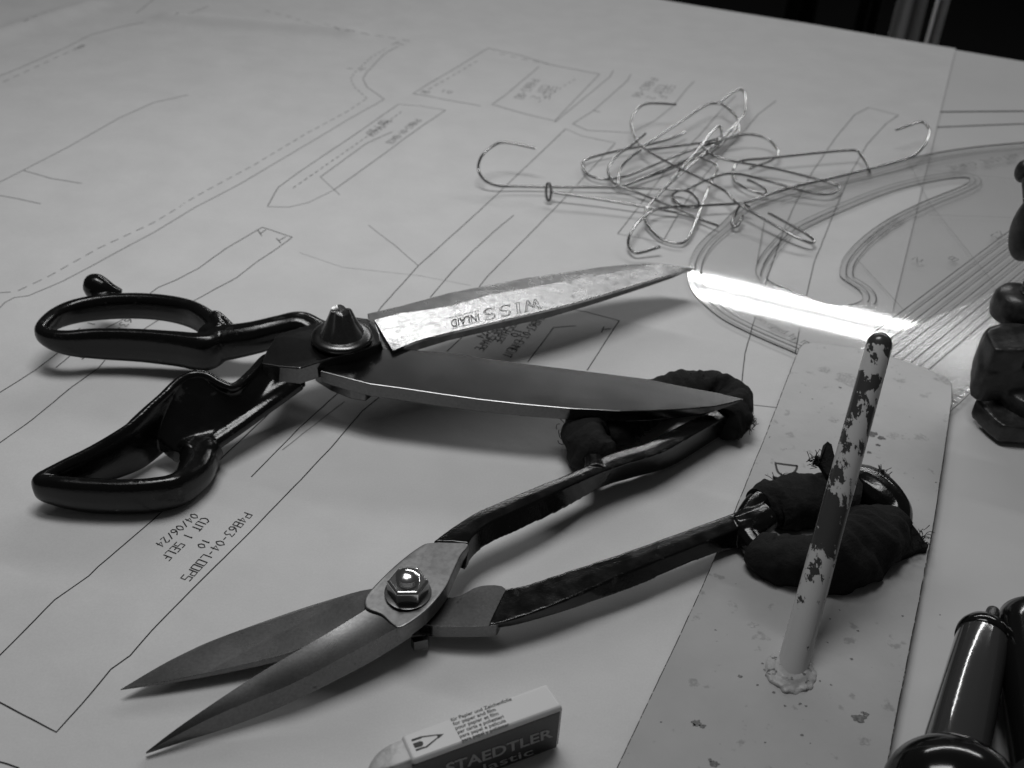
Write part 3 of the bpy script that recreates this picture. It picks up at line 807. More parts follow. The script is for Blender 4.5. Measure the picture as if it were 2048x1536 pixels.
# quads: bottom-left, bottom-right, top-right, top-left in reading sense (text turned 180 degrees)
seg_poly(Wp, ((1079,597),(1047,603),(1050,624),(1082,617)))
seg_poly(Ip, ((1042,604),(1029,607),(1031,628),(1044,625)))
seg_poly(Sp, ((1021,608),(998,613),(1001,635),(1024,630)))
seg_poly(Sp, ((990,614),(966,619),(969,642),(993,637)))
link('engraved_wordmark', bm, M['engrave'], SA)
bm = bmesh.new()
put_text(bm, 'INLAID', quadmap((957,627),(901,640),(903,655),(959,642), face_pt), bold=.012)
seg_poly([[(0,0),(1,0)]], ((958,621),(893,637),(893,637),(958,621)), .3); seg_poly([[(0,0),(1,0)]], ((964,642),(905,657),(905,657),(964,642)), .3)
link('engraved_inlaid', bm, M['engrave'], SA)
# pivot block
blk = [(524,727,28),(532,704,28.2),(552,672,28.6),(562,666,28.8),(625,647,29),(700,632,29),(735,637,29),(752,648,29),(760,668,29),(762,682,28.8),(755,689,28.7),(720,701,28.6),(672,713,28.4),(600,736,28.2),(560,733,28)]
bm = bmesh.new(); t = [P(*p) for p in blk]
cx = sum((v for v in t), Vector())/len(t)
bt = []
for v in t:
    d = Vector((v.x-cx.x, v.y-cx.y, 0)); bt.append(Vector((v.x, v.y, v.z-.0072))+d*.05)
prism(bm, t, bt)
bevel(link('pivot_block', bm, M['steel'], SA), .0005, 3)
# conical nut with flutes
pc = P(684, 678, 29)
bm = bmesh.new(); lathe(bm, [(0, .0118), (.0008, .0124), (.0018, .0124), (.0025, .0116), (.003, .0100)], pc, (0, 0, 1), 48)
nut = link('pivot_nut', bm, M['dark_steel'], SA, True, 50)
bm = bmesh.new(); seg = 24
prof = [(0.0025, .0092, 0), (.004, .0086, .09), (.008, .0066, .17), (.0125, .0048, .2), (.0136, .0041, .16)]
rings = []
for hgt, r, fl in prof:
    ring = []
    for k in range(72):
        a = 2*math.pi*k/72
        rr = r*(1-fl*(0.5+0.5*math.cos(6*a))**2)
        ring.append(bm.verts.new((pc.x+rr*math.cos(a), pc.y+rr*math.sin(a), pc.z+hgt+(.0006*math.cos(3*a) if hgt > .012 else 0))))
    rings.append(ring)
for a, b2 in zip(rings, rings[1:]):
    for k in range(72): bm.faces.new((a[k], a[(k+1) % 72], b2[(k+1) % 72], b2[k]))
ctr = bm.verts.new((pc.x, pc.y, pc.z+.0128))
for k in range(72): bm.faces.new((rings[-1][k], rings[-1][(k+1) % 72], ctr))
link('cone', bm, M['satin'], nut, True, 45)

# far handle (small ring)
bm = bmesh.new()
rb_ = []
for (x, y, rx, rz) in [(80,650,3.0,3.8),(98,622,3.0,4.6),(140,600,3.2,5.6),(200,588,3.2,6.2),(270,585,3.2,6.4),(335,590,3.4,6.6),(385,602,3.6,7),(422,626,4.2,7.2),(434,650,5.2,7.5),(405,666,5.4,8.8),(345,662,4.2,8.4),(270,657,3.6,8.0),(190,656,3.4,7.4),(120,660,3.2,5.6)]:
    v = P(x, y, 22); rb_.append((v.x, v.y, (21.5-rz)*MM, rx*MM, rz*MM))
sweep(bm, rb_, closed=True, n=6, sides=14, power=2.6)
sweep(bm, pz([(408,682,13,6,8),(440,686,13.5,6.5,8),(500,677,16,6.2,7.2),(560,662,18,6,6.8),(600,652,20,6.5,6),(630,660,20,6,4.5),(665,675,20,6,4)]), n=5, sides=14, power=2.4)
sweep(bm, pz([(440,655,20,2.5,2.5),(430,630,21,2.5,2.5),(452,650,19,2.6,3),(470,668,18,2.6,3)]), n=4, sides=10)
sweep(bm, pz([(240,594,16,3,4),(220,588,18,4.4,5),(203,580,20,5.4,6.0),(190,573,21,5.8,6.2),(180,570,21,4.6,5.0)]), n=4, sides=14)
remeshed('thumb_handle', bm, M['enamel'], SA, .0006, 5)
# near handle (large ring)
bm = bmesh.new()
ra = []
# stations by their top contour: px, py, z of the top, half width, half height
for (x, y, z, rx, rz) in [(425,868,15,5,5),(398,888,14.5,7,6.2),(384,918,14.5,6.5,6.8),(352,948,15.5,4.2,7.0),(300,959,16,3.8,7.4),(240,962,16,3.8,7.4),(170,959,16,4.0,7.4),(112,955,16,3.6,6.6),(74,951,15,3.0,5.2),(120,924,17,3.0,7.0),(190,889,20,3.0,9),(258,847,24,2.9,11),(312,800,27.5,2.0,12),(350,768,30,1.2,12)]:
    v = P(x, y, z); ra.append((v.x, v.y, v.z-rz*MM, rx*MM, rz*MM))
sweep(bm, ra, n=6, sides=16, power=2.4)
# thumb flange and neck: one sheet falling from the ridge to the near edge
UU = [(262,844,24),(292,816,26),(322,790,28),(342,770,29.5),(362,753,31),(386,743,32),(412,745,31),(440,761,29),(468,768,27.5),(500,742,27),(528,712,27.5),(545,708,27)]
LL = [(256,872,14),(286,872,14),(314,876,13.5),(334,892,12),(356,903,11.5),(392,897,12),(425,878,13),(470,848,14.5),(520,812,16.5),(565,780,19),(598,756,22),(612,746,23)]
Uc = catmull([tuple(map(float, p)) for p in UU], 5); Lc = catmull([tuple(map(float, p)) for p in LL], 5)
rows = []
for p, q in zip(Uc, Lc):
    A_, B_ = P(*p), P(*q); row = []
    for k in range(11):
        f = k/10; v = A_.lerp(B_, f); v.z -= .0018*math.sin(f*math.pi); row.append(bm.verts.new(v))
    for k in range(10, -1, -1):
        f = k/10; v = A_.lerp(B_, f); v.z = max(v.z-.0085+.002*abs(2*f-1), .0015); row.append(bm.verts.new(v))
    rows.append(row)
for r0_, r1_ in zip(rows, rows[1:]):
    n = len(r0_)
    for k in range(n): bm.faces.new((r0_[k], r0_[(k+1) % n], r1_[(k+1) % n], r1_[k]))
bm.faces.new(rows[0]); bm.faces.new(rows[-1][::-1])
sweep(bm, pz([(380,915,8.5,6,6.5),(392,900,9,7,6),(420,876,10,6,5.5),(470,842,12,5,5),(530,800,15,5,5),(585,762,19,5,4)]), n=5, sides=12)
def lip(l, dz, rr):
    q = []
    for a_ in l:
        v = P(*a_); q.append((v.x, v.y, v.z-dz*MM, rr*MM, rr*MM))
    sweep(bm, q, n=5, sides=12)
lip(UU, 1.5, 1.9); lip(LL[5:-1], 2.4, 3.0)
remeshed('finger_handle', bm, M['enamel'], SA, .0005, 14)

# ------------------------------------------------------------------ hex-bolt shears (lower pair)
SB = thing('shears', P(815, 1170), 'smaller shears with hexagonal pivot nut and ring handles bound in black cloth', 'shears')
# under blade (D)
dtop = [(240,1379,4.5),(317,1333,5),(375,1303,5.8),(434,1277,6.8),(552,1234,8),(650,1202,9),(745,1177,9.5),(830,1180,10),(905,1195,10.5),(960,1172,10.5),(1012,1178,10.5),(1000,1240,10.5),(975,1252,10.5),(880,1253,10),(820,1250,10),(640,1285,8),(560,1311,7.5),(440,1340,6.5),(330,1363,5.4)]
dtop = [(a_, b_, 4.5+(a_-240)*.0086) for a_, b_, _ in dtop]
bm = bmesh.new(); t = [P(*p) for p in dtop]
th = [.4,1.2,2,2.6,3.2,4,4,4.5,5,5,5,5,5,5,5,3,2.6,2,1.2]
_q = catmull([(v.x, v.y, v.z, h) for v, h in zip(t, th)], 4)
t = [Vector(v[:3]) for v in _q]; th = [v[3] for v in _q]
prism(bm, t, [Vector((v.x, v.y, v.z-h*MM)) for v, h in zip(t, th)])
bevel(link('under_blade', bm, M['satin'], SB), .00012)
bm = bmesh.new(); slab(bm, [(822,1275,7),(858,1270,7),(856,1279,7),(828,1285,7)], 4)
link('stop_lug', bm, M['steel'], SB)
# top blade (C): cutting part lofted with a crowned face
upc = [(292,1504,3),(352,1458,5.4),(420,1411,7.6),(508,1353,9.8),(594,1302,11.9),(676,1254,14),(738,1215,15.2)]
rdc = [(292,1505,3),(355,1470,5.6),(430,1432,8),(520,1394,10),(600,1360,12),(720,1296,14.6),(800,1252,16)]
btc = [(292,1508,1.5),(375,1481,1.5),(460,1454,2.5),(550,1419,4),(640,1377,6),(745,1322,8),(825,1272,10)]
def loft_blade(name, a, b2, c, m, parent, tuck=3):
    A_ = catmull([tuple(map(float, p)) for p in a], 6); B_ = catmull([tuple(map(float, p)) for p in b2], 6); C_ = catmull([tuple(map(float, p)) for p in c], 6)
    bm = bmesh.new(); rows = []
    for i, (p, q, r) in enumerate(zip(A_, B_, C_)):
        s = i/(len(A_)-1); row = []
        for k in range(7):
            f = k/6; v = [p[j]*(1-f)+q[j]*f for j in range(3)]
            row.append(bm.verts.new(P(v[0], v[1], v[2]-0.35*s*math.sin(f*math.pi))))
        row.append(bm.verts.new(P(*r)))
        pa = P(*p); row.append(bm.verts.new((pa.x, pa.y, pa.z-.0009*s-.0003)))
        rows.append(row)
    n = len(rows[0])
    for r0_, r1_ in zip(rows, rows[1:]):
        for k in range(n): bm.faces.new((r0_[k], r0_[(k+1) % n], r1_[(k+1) % n], r1_[k]))
    bm.faces.new(rows[0]); bm.faces.new(rows[-1][::-1])
    return link(name, bm, m, parent, True, 28)
loft_blade('upper_blade', upc, rdc, btc, M['satin'], SB)
cb = [(733,1216,16.2),(729,1199,16.4),(740,1180,16.6),(790,1130,17),(838,1093,17.4),(866,1084,17.6),(935,1086,18),(922,1110,18),(908,1140,17.8),(893,1172,17.6),(868,1205,17.2),(836,1234,16.8),(800,1255,16.4),(782,1246,16.2),(762,1228,16.2)]
cb = catmull([tuple(map(float, p)) for p in cb], 4, True)
bm = bmesh.new(); slab(bm, cb, 6.5)
bevel(link('pivot_block', bm, M['brushed'], SB), .0006, 3, 50)
# washer, hex nut, bolt end
pc = P(816, 1186, 17)
bm = bmesh.new(); lathe(bm, [(0, .0074), (.0008, .0074), (.0009, .0070)], (pc.x, pc.y, pc.z-.0002), (0, 0, 1), 40)
link('washer', bm, M['dark_steel'], SB, True, 40)
bm = bmesh.new(); lathe(bm, [(.0006, .0061), (.0008, .0066), (.0052, .0066), (.0058, .0058)], pc, (0, 0, 1), 6, .35)
hn = bevel(link('hex_nut', bm, M['bright'], SB), .0004, 3, 20)
bm = bmesh.new()
pr = [(.005, .0036)]
for k in range(5): pr += [(.0058+k*.00055, .0037), (.0061+k*.00055, .0032)]
pr += [(.0087, .0024), (.0091, .0012), (.0092, 0)]
lathe(bm, pr, pc, (0, 0, 1), 28); link('bolt_end', bm, M['bright'], hn, True, 50)
# shafts: flat-topped bars running on from the steel, dipped in black enamel
def bar(bm, a, b2, c):
    A_ = catmull([tuple(map(float, p)) for p in a], 5); B_ = catmull([tuple(map(float, p)) for p in b2], 5); C_ = catmull([tuple(map(float, p)) for p in c], 5)
    rows = []
    for p, q, w in zip(A_, B_, C_):
        pa, pb, pc_ = P(*p), P(*q), P(*w)
        mid = pa.lerp(pb, .5); mid.z += .0003
        bot = Vector((pa.x, pa.y, pc_.z))
        rows.append([bm.verts.new(v) for v in (pa, mid, pb, pc_, bot)])
    for r0_, r1_ in zip(rows, rows[1:]):
        for k in range(5): bm.faces.new((r0_[k], r0_[(k+1) % 5], r1_[(k+1) % 5], r1_[k]))
    bm.faces.new(rows[0]); bm.faces.new(rows[-1][::-1])
bm = bmesh.new()
bar(bm, [(866,1083,17.8),(905,1054,17.8),(950,1026,18),(1000,1004,18),(1090,966,18),(1172,932,17.5),(1225,905,17),(1290,886,16.5),(1360,850,16),(1420,822,15.5),(1470,800,14)],
        [(936,1086,18.1),(952,1064,18.1),(980,1043,18.2),(1025,1022,18.2),(1105,986,18.2),(1190,950,17.7),(1250,928,17.2),(1320,906,16.6),(1390,868,16),(1445,838,15.5),(1490,812,14)],
        [(930,1142,11),(950,1110,11.5),(990,1082,12),(1040,1060,12),(1120,1022,11),(1205,975,8),(1262,957,4),(1340,934,3),(1410,892,3),(1462,858,3),(1500,830,4)])
sweep(bm, pz([(1190,950,14,5,5),(1188,925,13,4,4),(1172,895,10,3.5,3.5),(1175,860,10,3.5,3.5)]), n=5, sides=12)
remeshed('handle_shaft', bm, M['enamel'], SB, .00045, 4)
bm = bmesh.new()
bar(bm, [(1011,1177,11.2),(1050,1170,11.5),(1120,1147,12.5),(1250,1104,13.5),(1400,1050,14.5),(1470,1024,14.5),(1500,1008,14)],
        [(975,1252,11.2),(1030,1238,11.5),(1125,1203,12.5),(1260,1142,13.6),(1405,1086,14.5),(1485,1052,14),(1520,1035,14)],
        [(980,1259,8),(1035,1250,7.5),(1130,1223,7.5),(1265,1176,8),(1412,1114,8),(1490,1094,6),(1525,1080,5)])
sweep(bm, pz([(1470,1060,10,5,5.5),(1500,1052,10.5,6.5,6),(1530,1035,10,6,6)]), n=6, sides=14)
sweep(bm, pz([(1490,1050,10,5,5),(1506,1022,11,5,5),(1522,1006,11.5,5,5),(1545,1002,12,5,5)]), n=5, sides=12)
sweep(bm, pz([(1490,1065,10,5,5),(1512,1096,9,4.5,5),(1545,1120,8,5,6),(1580,1130,8,5,6)]), n=5, sides=12)
sweep(bm, pz([(1690,960,12,5,5),(1725,965,13,8,6.5),(1760,990,13,8,7),(1790,1020,12,6,6),(1795,1050,11,5,5)]), n=5, sides=14)
remeshed('handle_shaft', bm, M['enamel'], SB, .00045, 4)
# cloth binding
def wrap(name, pts, closed=False, pitch=.0058, amp=.055, sd=0):
    def md(d, an, c):
        ph = (d/pitch+an/(2*math.pi)*1.0+.6*math.sin(an)+sd+.5*noise.noise(Vector((c.x*70, c.y*70, sd+3)))) % 1.0
        return 1+amp*(min(ph*1.5, 1)-.5-.9*max(0, ph-.85)/.15)*1.3+.26*noise.noise(Vector((c.x*110+math.cos(an)*1.3, c.y*110+math.sin(an)*1.3, sd)))+.05*noise.noise(Vector((c.x*500+math.cos(an)*3, c.y*500+math.sin(an)*3, sd)))
    bm = bmesh.new(); sweep(bm, pz(pts), closed=closed, n=14, sides=26, mod=md)
    return link(name, bm, M['cloth'], SB, True)
wrap('cloth_binding', [(1214,914,12,6,6.5),(1188,902,11,9,9),(1172,878,10,10,9.5),(1186,856,10,10.5,9.5),(1222,846,10,11,9.5),(1262,824,9.5,10,8.8),(1310,800,9.5,8.8,8.8),(1365,784,9.5,8.6,8.8),(1420,780,9.5,8.6,8.8),(1458,796,9.5,8.4,8.8),(1466,826,9.5,8,8.5),(1450,850,9.5,6.5,7.5)], sd=.2)
wrap('cloth_binding', [(1455,835,9,6,7),(1475,838,8,8,8),(1488,842,6.5,5,5)], pitch=.003, sd=.7)
wrap('cloth_binding', [(1526,1018,10,8,7),(1540,1012,10,9.5,9),(1585,1004,10,10.5,9.4),(1640,998,10,10.5,9.4),(1690,1000,11,10.5,9),(1716,1006,11,8,7)], sd=1.1)
wrap('cloth_binding', [(1512,1094,9,6,6.5),(1530,1106,9,8,7.5),(1560,1117,9,8.8,8.4),(1610,1126,9.5,9,9.2),(1670,1124,9.5,10.5,9.6),(1722,1098,9.5,12,10),(1760,1068,10,11,9.4),(1782,1042,10,8,7.6)], sd=2.3)
wrap('cloth_binding', [(1670,1044,9,8,6),(1720,1052,9,10,7),(1780,1060,9,8,6)], sd=3.3)
# loose cloth tails: folded pointed flaps
def flap(pts, th=1.2):
    bm = bmesh.new(); slab(bm, pts, th); o = link('cloth_tail', bm, M['cloth'], SB); bevel(o, .0004); return o
flap([(1655,950,22),(1640,925,24),(1630,918,25),(1626,925,25),(1633,908,26),(1640,915,26),(1646,890,28),(1655,882,29),(1664,888,29),(1668,905,27),(1680,950,22)], 2.5)
flap([(1745,960,18),(1758,945,19),(1762,938,20),(1771,942,20),(1766,955,18),(1768,975,16)], 2)
flap([(1790,1010,14),(1815,1035,12),(1835,1060,10),(1850,1082,8),(1858,1088,7.5),(1856,1096,7),(1838,1098,7),(1800,1115,7),(1775,1110,8)], 4)
flap([(1545,952,12),(1572,958,12),(1590,968,14),(1570,975,14)], 1.2)
flap([(1478,850,12),(1500,830,10),(1504,843,8),(1490,856,8),(1478,868,8)], 4)
# frayed fibres
bm = bmesh.new()
def fiber(p, L, r=.13, curl=1.0):
    d = Vector((random.uniform(-1, 1), random.uniform(-1, 1), random.uniform(0, 1))).normalized(); pts = []
    c = p.copy(); ax = Vector((random.uniform(-1, 1), random.uniform(-1, 1), random.uniform(-1, 1))).normalized()
    for k in range(6):
        pts.append((c.x, c.y, max(c.z, .0015), r*MM, r*MM)); c = c+d*L/5; d = (Matrix.Rotation(random.uniform(.1, .8)*curl, 3, ax) @ d)
    sweep(bm, pts, sides=4, sub=False)
for _ in range(46): fiber(P(random.gauss(1140, 9), random.gauss(862, 16), random.uniform(4, 14)), random.uniform(.003, .007), .16, 1.3)
for cx_, cy_, z_, sx_, sy_, n_ in [(1500,846,9,6,9,40),(1270,870,9,14,8,34),(1390,756,15,40,4,16),(1630,925,24,12,12,26),(1840,1080,8,14,14,18),(1765,948,18,8,8,14),(1560,960,14,22,8,14),(1545,1128,9,8,12,14)]:
    for _ in range(n_*2): fiber(P(random.gauss(cx_, sx_*.6), random.gauss(cy_, sy_*.6), z_+random.uniform(-3, 2)), random.uniform(.0015, .0042), .14, .9)
tag(link('frayed_fibres', bm, M['cloth'], SB, True), kind='stuff')
bm = bmesh.new()
sweep(bm, [tuple(P(x, y, z))+(.00016, .00016) for x, y, z in [(1545,1140,4),(1530,1146,2.6),(1515,1147,2.4),(1505,1150,2.5),(1500,1143,2.5),(1492,1144,2.4),(1487,1138,2.4),(1481,1139,2.3),(1478,1144,2.3)]], n=5, sides=5)
link('loose_thread', bm, M['cloth'], SB, True)

# ------------------------------------------------------------------ painted plate with rod
PL = thing('pattern_weight', P(1580, 1360), 'cream painted flat iron plate with a chipped rod welded on and rising over it', 'weight')
pl = [(1592,712),(1597,697),(1606,688),(1622,684),(1660,687),(1720,697),(1790,715),(1850,736),(1888,753),(1902,765),(1906,780),(1905,800),(1890,900),(1868,1050),(1840,1200),(1800,1400),(1765,1590),(1760,1640),
      (1190,1640),(1240,1520),(1330,1330),(1400,1180),(1470,1020),(1530,870)]
pls = [(a+random.uniform(-.8, .8), b2+random.uniform(-.8, .8)) for a, b2 in pl]
bm = bmesh.new(); ZP = 4.6
tt = [P(a, b2, ZP) for a, b2 in pls]
fine = []
for i in range(len(tt)):
    a, b2 = tt[i], tt[(i+1) % len(tt)]; n = max(1, int((b2-a).length/.0025))
    for k in range(n):
        q = a.lerp(b2, k/n); q += Vector((noise.noise(q*260), noise.noise(q*260+Vector((5, 5, 5))), 0))*.00016; fine.append(q)
prism(bm, fine, [Vector((v.x, v.y, v.z-.0026)) for v in fine])
plo = link('plate', bm, M['paint'], PL); plo.data.materials.append(M['plate_edge'])
for p in plo.data.polygons:
    if abs(p.normal.z) < .5: p.material_index = 1
bevel(plo, .00035, 2).modifiers['bevel'].material = 1
# rod
rb0, rt0 = P(1585, 1332, ZP), P(1765, 666, 82)
ax = (rt0-rb0); RL = ax.length; ax.normalize(); RR = .0047; TP = .12
M['rod'] = rod_material(rb0, ax, RL)
bm = bmesh.new()
prof = [(-.014, RR), (-.010, RR), (-.006, RR), (-.002, RR), (.003, RR), (.01, RR)]+[(RL*k/12, RR) for k in range(2, 11)]+[(RL-RR*.9, RR)]+[(RL-RR*.9+RR*.9*math.sin(t*math.pi/16), RR*math.cos(t*math.pi/16)) for t in range(1, 8)]+[(RL, 0)]
lathe(bm, prof, rb0, ax, 40)
for v in bm.verts:
    d_ = (v.co-rb0).dot(ax); c_ = rb0+ax*d_; v.co = c_+(v.co-c_)*(1-TP*max(0, d_)/RL)
    v.co.z = max(v.co.z, (ZP-.8)*MM)
link('rod', bm, M['rod'], PL, True, 40)
# weld bead
bm = bmesh.new(); base = P(1583, 1352, ZP)
for k in range(26):
    a = 2*math.pi*k/26; r = .0058+random.uniform(-.0005, .0008)
    c = base+Vector((math.cos(a)*r*1.02+.0008*math.sin(a), math.sin(a)*r*1.12+.0012, random.uniform(-.0002, .0006)))
    lathe(bm, [(-.0012, 0), (-.0008, .0014), (.0000, .0016), (.0004, .0012), (.0006, 0)], c, (random.uniform(-.3, .3), random.uniform(-.3, .3), 1), 10)
lathe(bm, [(-.001, .0086), (.0002, .0078), (.0011, .0058), (.0018, .0046)], base+Vector((0,.002,0)), (0, 0, 1), 26)
remeshed('weld_bead', bm, M['weld'], PL, .00045, 2)
# stains and chips on plate
def spot(px, py, w, m, irregular=.35, sq=.8):
    bm = bmesh.new(); c = P(px, py, ZP); vs = []; sd = random.random()*50
    for k in range(22):
        a = 2*math.pi*k/22; r = w*MM*(1+irregular*noise.noise(Vector((math.cos(a)*1.6+sd, math.sin(a)*1.6, sd)))*2)
        vs.append(bm.verts.new((c.x+r*math.cos(a), c.y+r*math.sin(a)*sq, c.z+.00006)))
    bm.faces.new(vs); return link('paint_spot', bm, m, PL)
for x, y, w in [(1716,1436,1.9),(1732,1428,.8),(1394,1446,1.4),(1404,1452,.9),(1388,1450,.6),(1480,1353,.7),(1430,1527,1.3),(1420,1520,.6),(1604,1470,.5),(1536,1350,1.0),(1555,1372,.6),(1622,1372,.7),(1530,1340,.5),(1548,1385,.5),
                (1570,1412,.5),(1600,1408,.5),(1612,1412,.4),(1525,1327,.4),(1515,1370,.4),(1640,1362,.35),(1716,1262,.4),(1660,1238,.35),(1725,1425,.5),(1744,868,2.2),(1762,876,1.6),(1690,858,.9),(1738,905,1),(1756,890,.9),(1625,798,.35),(1680,775,.7),(1880,1230,.3),(1872,965,.4),(1530,1485,.3),(1805,1232,.4),(1703,1318,.5)]:
    spot(x, y, w, M['stain'])
for x, y, w in [(1503,1249,1.6),(1786,871,2.1),(1728,1482,1.5),(1700,760,5),(1885,760,2.6),(1650,740,2.5),(1800,760,2.2),(1665,840,2)]: spot(x, y, w, M['stain_light'], .5)
LI = Ink(); zz = (ZP+.12)*MM
def pl_line(px, w): LI.ribbon([P(a, b2, ZP) for a, b2 in catmull([tuple(map(float, p)) for p in px], 5)], w*MM, flat=zz)
pl_line([(1549,926),(1570,929),(1595,932)], 1.0); pl_line([(1551,928),(1556,944),(1568,951),(1582,949),(1592,940),(1594,931)], .9)
pl_line([(1545,953),(1560,957),(1578,962)], .8); pl_line([(1560,958),(1562,965),(1572,972)], .8)
link('painted_letter', LI.bm, M['ruler_ink'], PL)

# ------------------------------------------------------------------ eraser
fr = P(1124, 1497, 0.9)
d = ray(1127, 1412); EH = (CAMH+d.z*(fr.y/d.y))*1000
ER = thing('eraser', P(960, 1500), 'white block eraser in a dark printed card sleeve, worn end to the left', 'eraser')
zt = EH
TBL, TBR, TFR, TFL = P(801, 1470, zt), P(1094, 1365, zt), P(1127, 1412, zt), P(824, 1522, zt)
long_ = (TFR-TFL); 
down = Vector((0, 0, -(zt-0.9)*MM))
bm = bmesh.new()
prism(bm, [TBL, TBR, TFR, TFL], [v+down for v in (TBL, TBR, TFR, TFL)])
sl = bevel(link('card_sleeve', bm, M['sleeve'], ER), .0011, 4)
# dark band on the near side and right end, 0.15 mm proud
fn = Vector((long_.y, -long_.x, 0)).normalized()
if fn.y > 0: fn = -fn
ld = long_.normalized()
zs = -(zt-0.9)*MM
bm = bmesh.new()
p0, p1 = TFL-ld*.0, TFR-ld*.0009
q = [p0+Vector((0, 0, -.0019)), p1+Vector((0, 0, -.0019)), p1+Vector((0, 0, zs+.0011)), p0+Vector((0, 0, zs+.0011))]
prism(bm, [v+fn*.00014 for v in q], [v-fn*.0004 for v in q])
bevel(link('dark_band', bm, M['sleeve_dark'], ER), .0001)
en = ld
bm = bmesh.new(); p0, p1 = TFR+(TBR-TFR)*.08, TBR-(TBR-TFR)*.08
q = [p0+Vector((0, 0, -.0019)), p1+Vector((0, 0, -.0019)), p1+Vector((0, 0, zs+.0011)), p0+Vector((0, 0, zs+.0011))]
prism(bm, [v+en*.00014 for v in q], [v-en*.0004 for v in q]); link('dark_band', bm, M['sleeve_dark'], ER)
# lettering
def on_side(px, py):
    # ray hits near side plane
    dd_ = ray(px, py); o_ = Vector((0, 0, CAMH)); n = fn; c = TFL+fn*.00022
    t = (c-o_).dot(n)/dd_.dot(n); return o_+dd_*t
bm = bmesh.new()
put_text(bm, 'STAEDTLER', quadmap((893,1548),(1106,1473),(1105,1456),(891,1528), on_side), bold=.022)
put_text(bm, 'Mars plastic', quadmap((828,1592),(1067,1508),(1065,1495),(824,1577), on_side), bold=.004)
link('side_lettering', bm, M['sleeve_print'], ER)
bm = bmesh.new()
on_top = lambda x, y: P(x, y, zt+.08)
for i, (t_, e) in enumerate([('für Papier und Zeichenfolie', 1.0), ('for paper and film', .70), ('pour papier et film', .71), ('per carta e poliesteri', .76), ('para papel e película', .76), ('para papel y poliéster', .78)]):
    bx, by = 903+i*4.4, 1443+i*8.2; L = 121*e
    put_text(bm, t_, quadmap((bx, by), (bx+L, by-L*.353), (bx+L-3, by-L*.353-6.2), (bx-3, by-6.2), on_top), bold=.012)
def poly_top(pts):
    bm.faces.new([bm.verts.new(on_top(x, y)) for x, y in pts])
zx = lambda l: [(700+a*.2246, 1340+b2*.2246) for a, b2 in l]
poly_top(zx([(545,618),(630,590),(640,605),(552,636)])); poly_top(zx([(560,655),(625,632),(650,640),(652,662),(640,678),(578,694)])); poly_top(zx([(584,706),(662,680),(682,688),(588,722)]))
poly_top(zx([(630,590),(780,572),(782,580),(638,600)])); poly_top(zx([(668,684),(778,598),(786,604),(682,692)])); poly_top(zx([(770,572),(834,570),(786,610)]))
link('top_lettering', bm, M['ruler_ink'], ER)
# eraser block end
bm = bmesh.new()
ins = .0007; cdir = (TBL-TFL).normalized()
a0 = TFL+cdir*ins+Vector((0, 0, -ins)); a1 = TBL-cdir*ins+Vector((0, 0, -ins))
secs = []
for s, sh, dz in ((.01, 0, 0), (0, 0, 0), (-.0035, .0, .0), (-.0068, .0006, .0007), (-.0095, .0018, .002), (-.0112, .0035, .0042), (-.012, .0055, .007)):
    h = (zt-3)*MM
    secs.append([a0+ld*s+cdir*sh+Vector((0, 0, -dz)), a1+ld*s-cdir*sh+Vector((0, 0, -dz)), a1+ld*s-cdir*sh+Vector((0, 0, -h+dz)), a0+ld*s+cdir*sh+Vector((0, 0, -h+dz))])
vs = [[bm.verts.new(p) for p in sct] for sct in secs]
for x, y in zip(vs, vs[1:]):
    for k in range(4): bm.faces.new((x[k], x[(k+1) % 4], y[(k+1) % 4], y[k]))
bm.faces.new(vs[0]); bm.faces.new(vs[-1][::-1])
eb = link('eraser_block', bm, M['rubber'], ER, True)
md = eb.modifiers.new('s', 'SUBSURF'); md.levels = 3; md.render_levels = 3
eb.modifiers.new('b', 'BEVEL').width = .001; eb.modifiers.move(1, 0)
bm = bmesh.new()
tag(ER)

# ------------------------------------------------------------------ cast-iron clamp at the right edge
CL = thing('hand_clamp', P(2060, 840), 'dark cast iron clamp at the right edge beside the ruler, standing on the paper', 'clamp')
bm = bmesh.new()
slab(bm, [(1951,797,11),(1962,786,12),(1990,783,13),(2060,806,13),(2200,806,13),(2200,850,12),(2060,856,10),(2008,852,10),(1984,834,10)], 9)
o = remeshed('foot', bm, M['iron'], CL, .001, 5)
bm = bmesh.new()
slab(bm, [(1957,735,27),(1957,700,31),(1964,666,36),(1976,650,39),(2010,645,40),(2060,645,40),(2200,640,40),(2200,740,34),(2060,740,30),(2000,752,26),(1975,752,26)], 14)
slab(bm, [(2000,735,26),(2060,720,30),(2200,720,30),(2200,800,22),(2060,810,18),(2020,790,18)], 16)
slab(bm, [(1970,660,40),(2005,643,41),(2060,645,42),(2060,700,40),(1990,700,38)], 10)
remeshed('body', bm, M['iron'], CL, .001, 7)
bm = bmesh.new(); c = P(2040, 612, 42)
lathe(bm, [(-.007, .0085), (-.006, .0105), (-.002, .0118), (.003, .0116), (.006, .0098), (.0075, .006)], c, (.06, 0, 1), 36)
link('knurled_collar', bm, M['iron'], CL, True, 50)
bm = bmesh.new(); pr = []
for k in range(14): pr += [(k*.0016, .0048), (k*.0016+.0008, .0041)]
lathe(bm, pr, P(2052, 610, 44), (.05, .0, 1), 24); link('threaded_screw', bm, M['dark_steel'], CL, True, 35)
bm = bmesh.new(); c = P(2062, 455, 62)
bmesh.ops.create_uvsphere(bm, u_segments=32, v_segments=20, radius=1)
for v in bm.verts: v.co = Vector((v.co.x*.0085+c.x, v.co.y*.0075+c.y, v.co.z*.0165+c.z))
link('handle_grip', bm, M['iron'], CL, True)
bm = bmesh.new(); c = P(2049, 342, 78)
bmesh.ops.create_uvsphere(bm, u_segments=24, v_segments=16, radius=1)
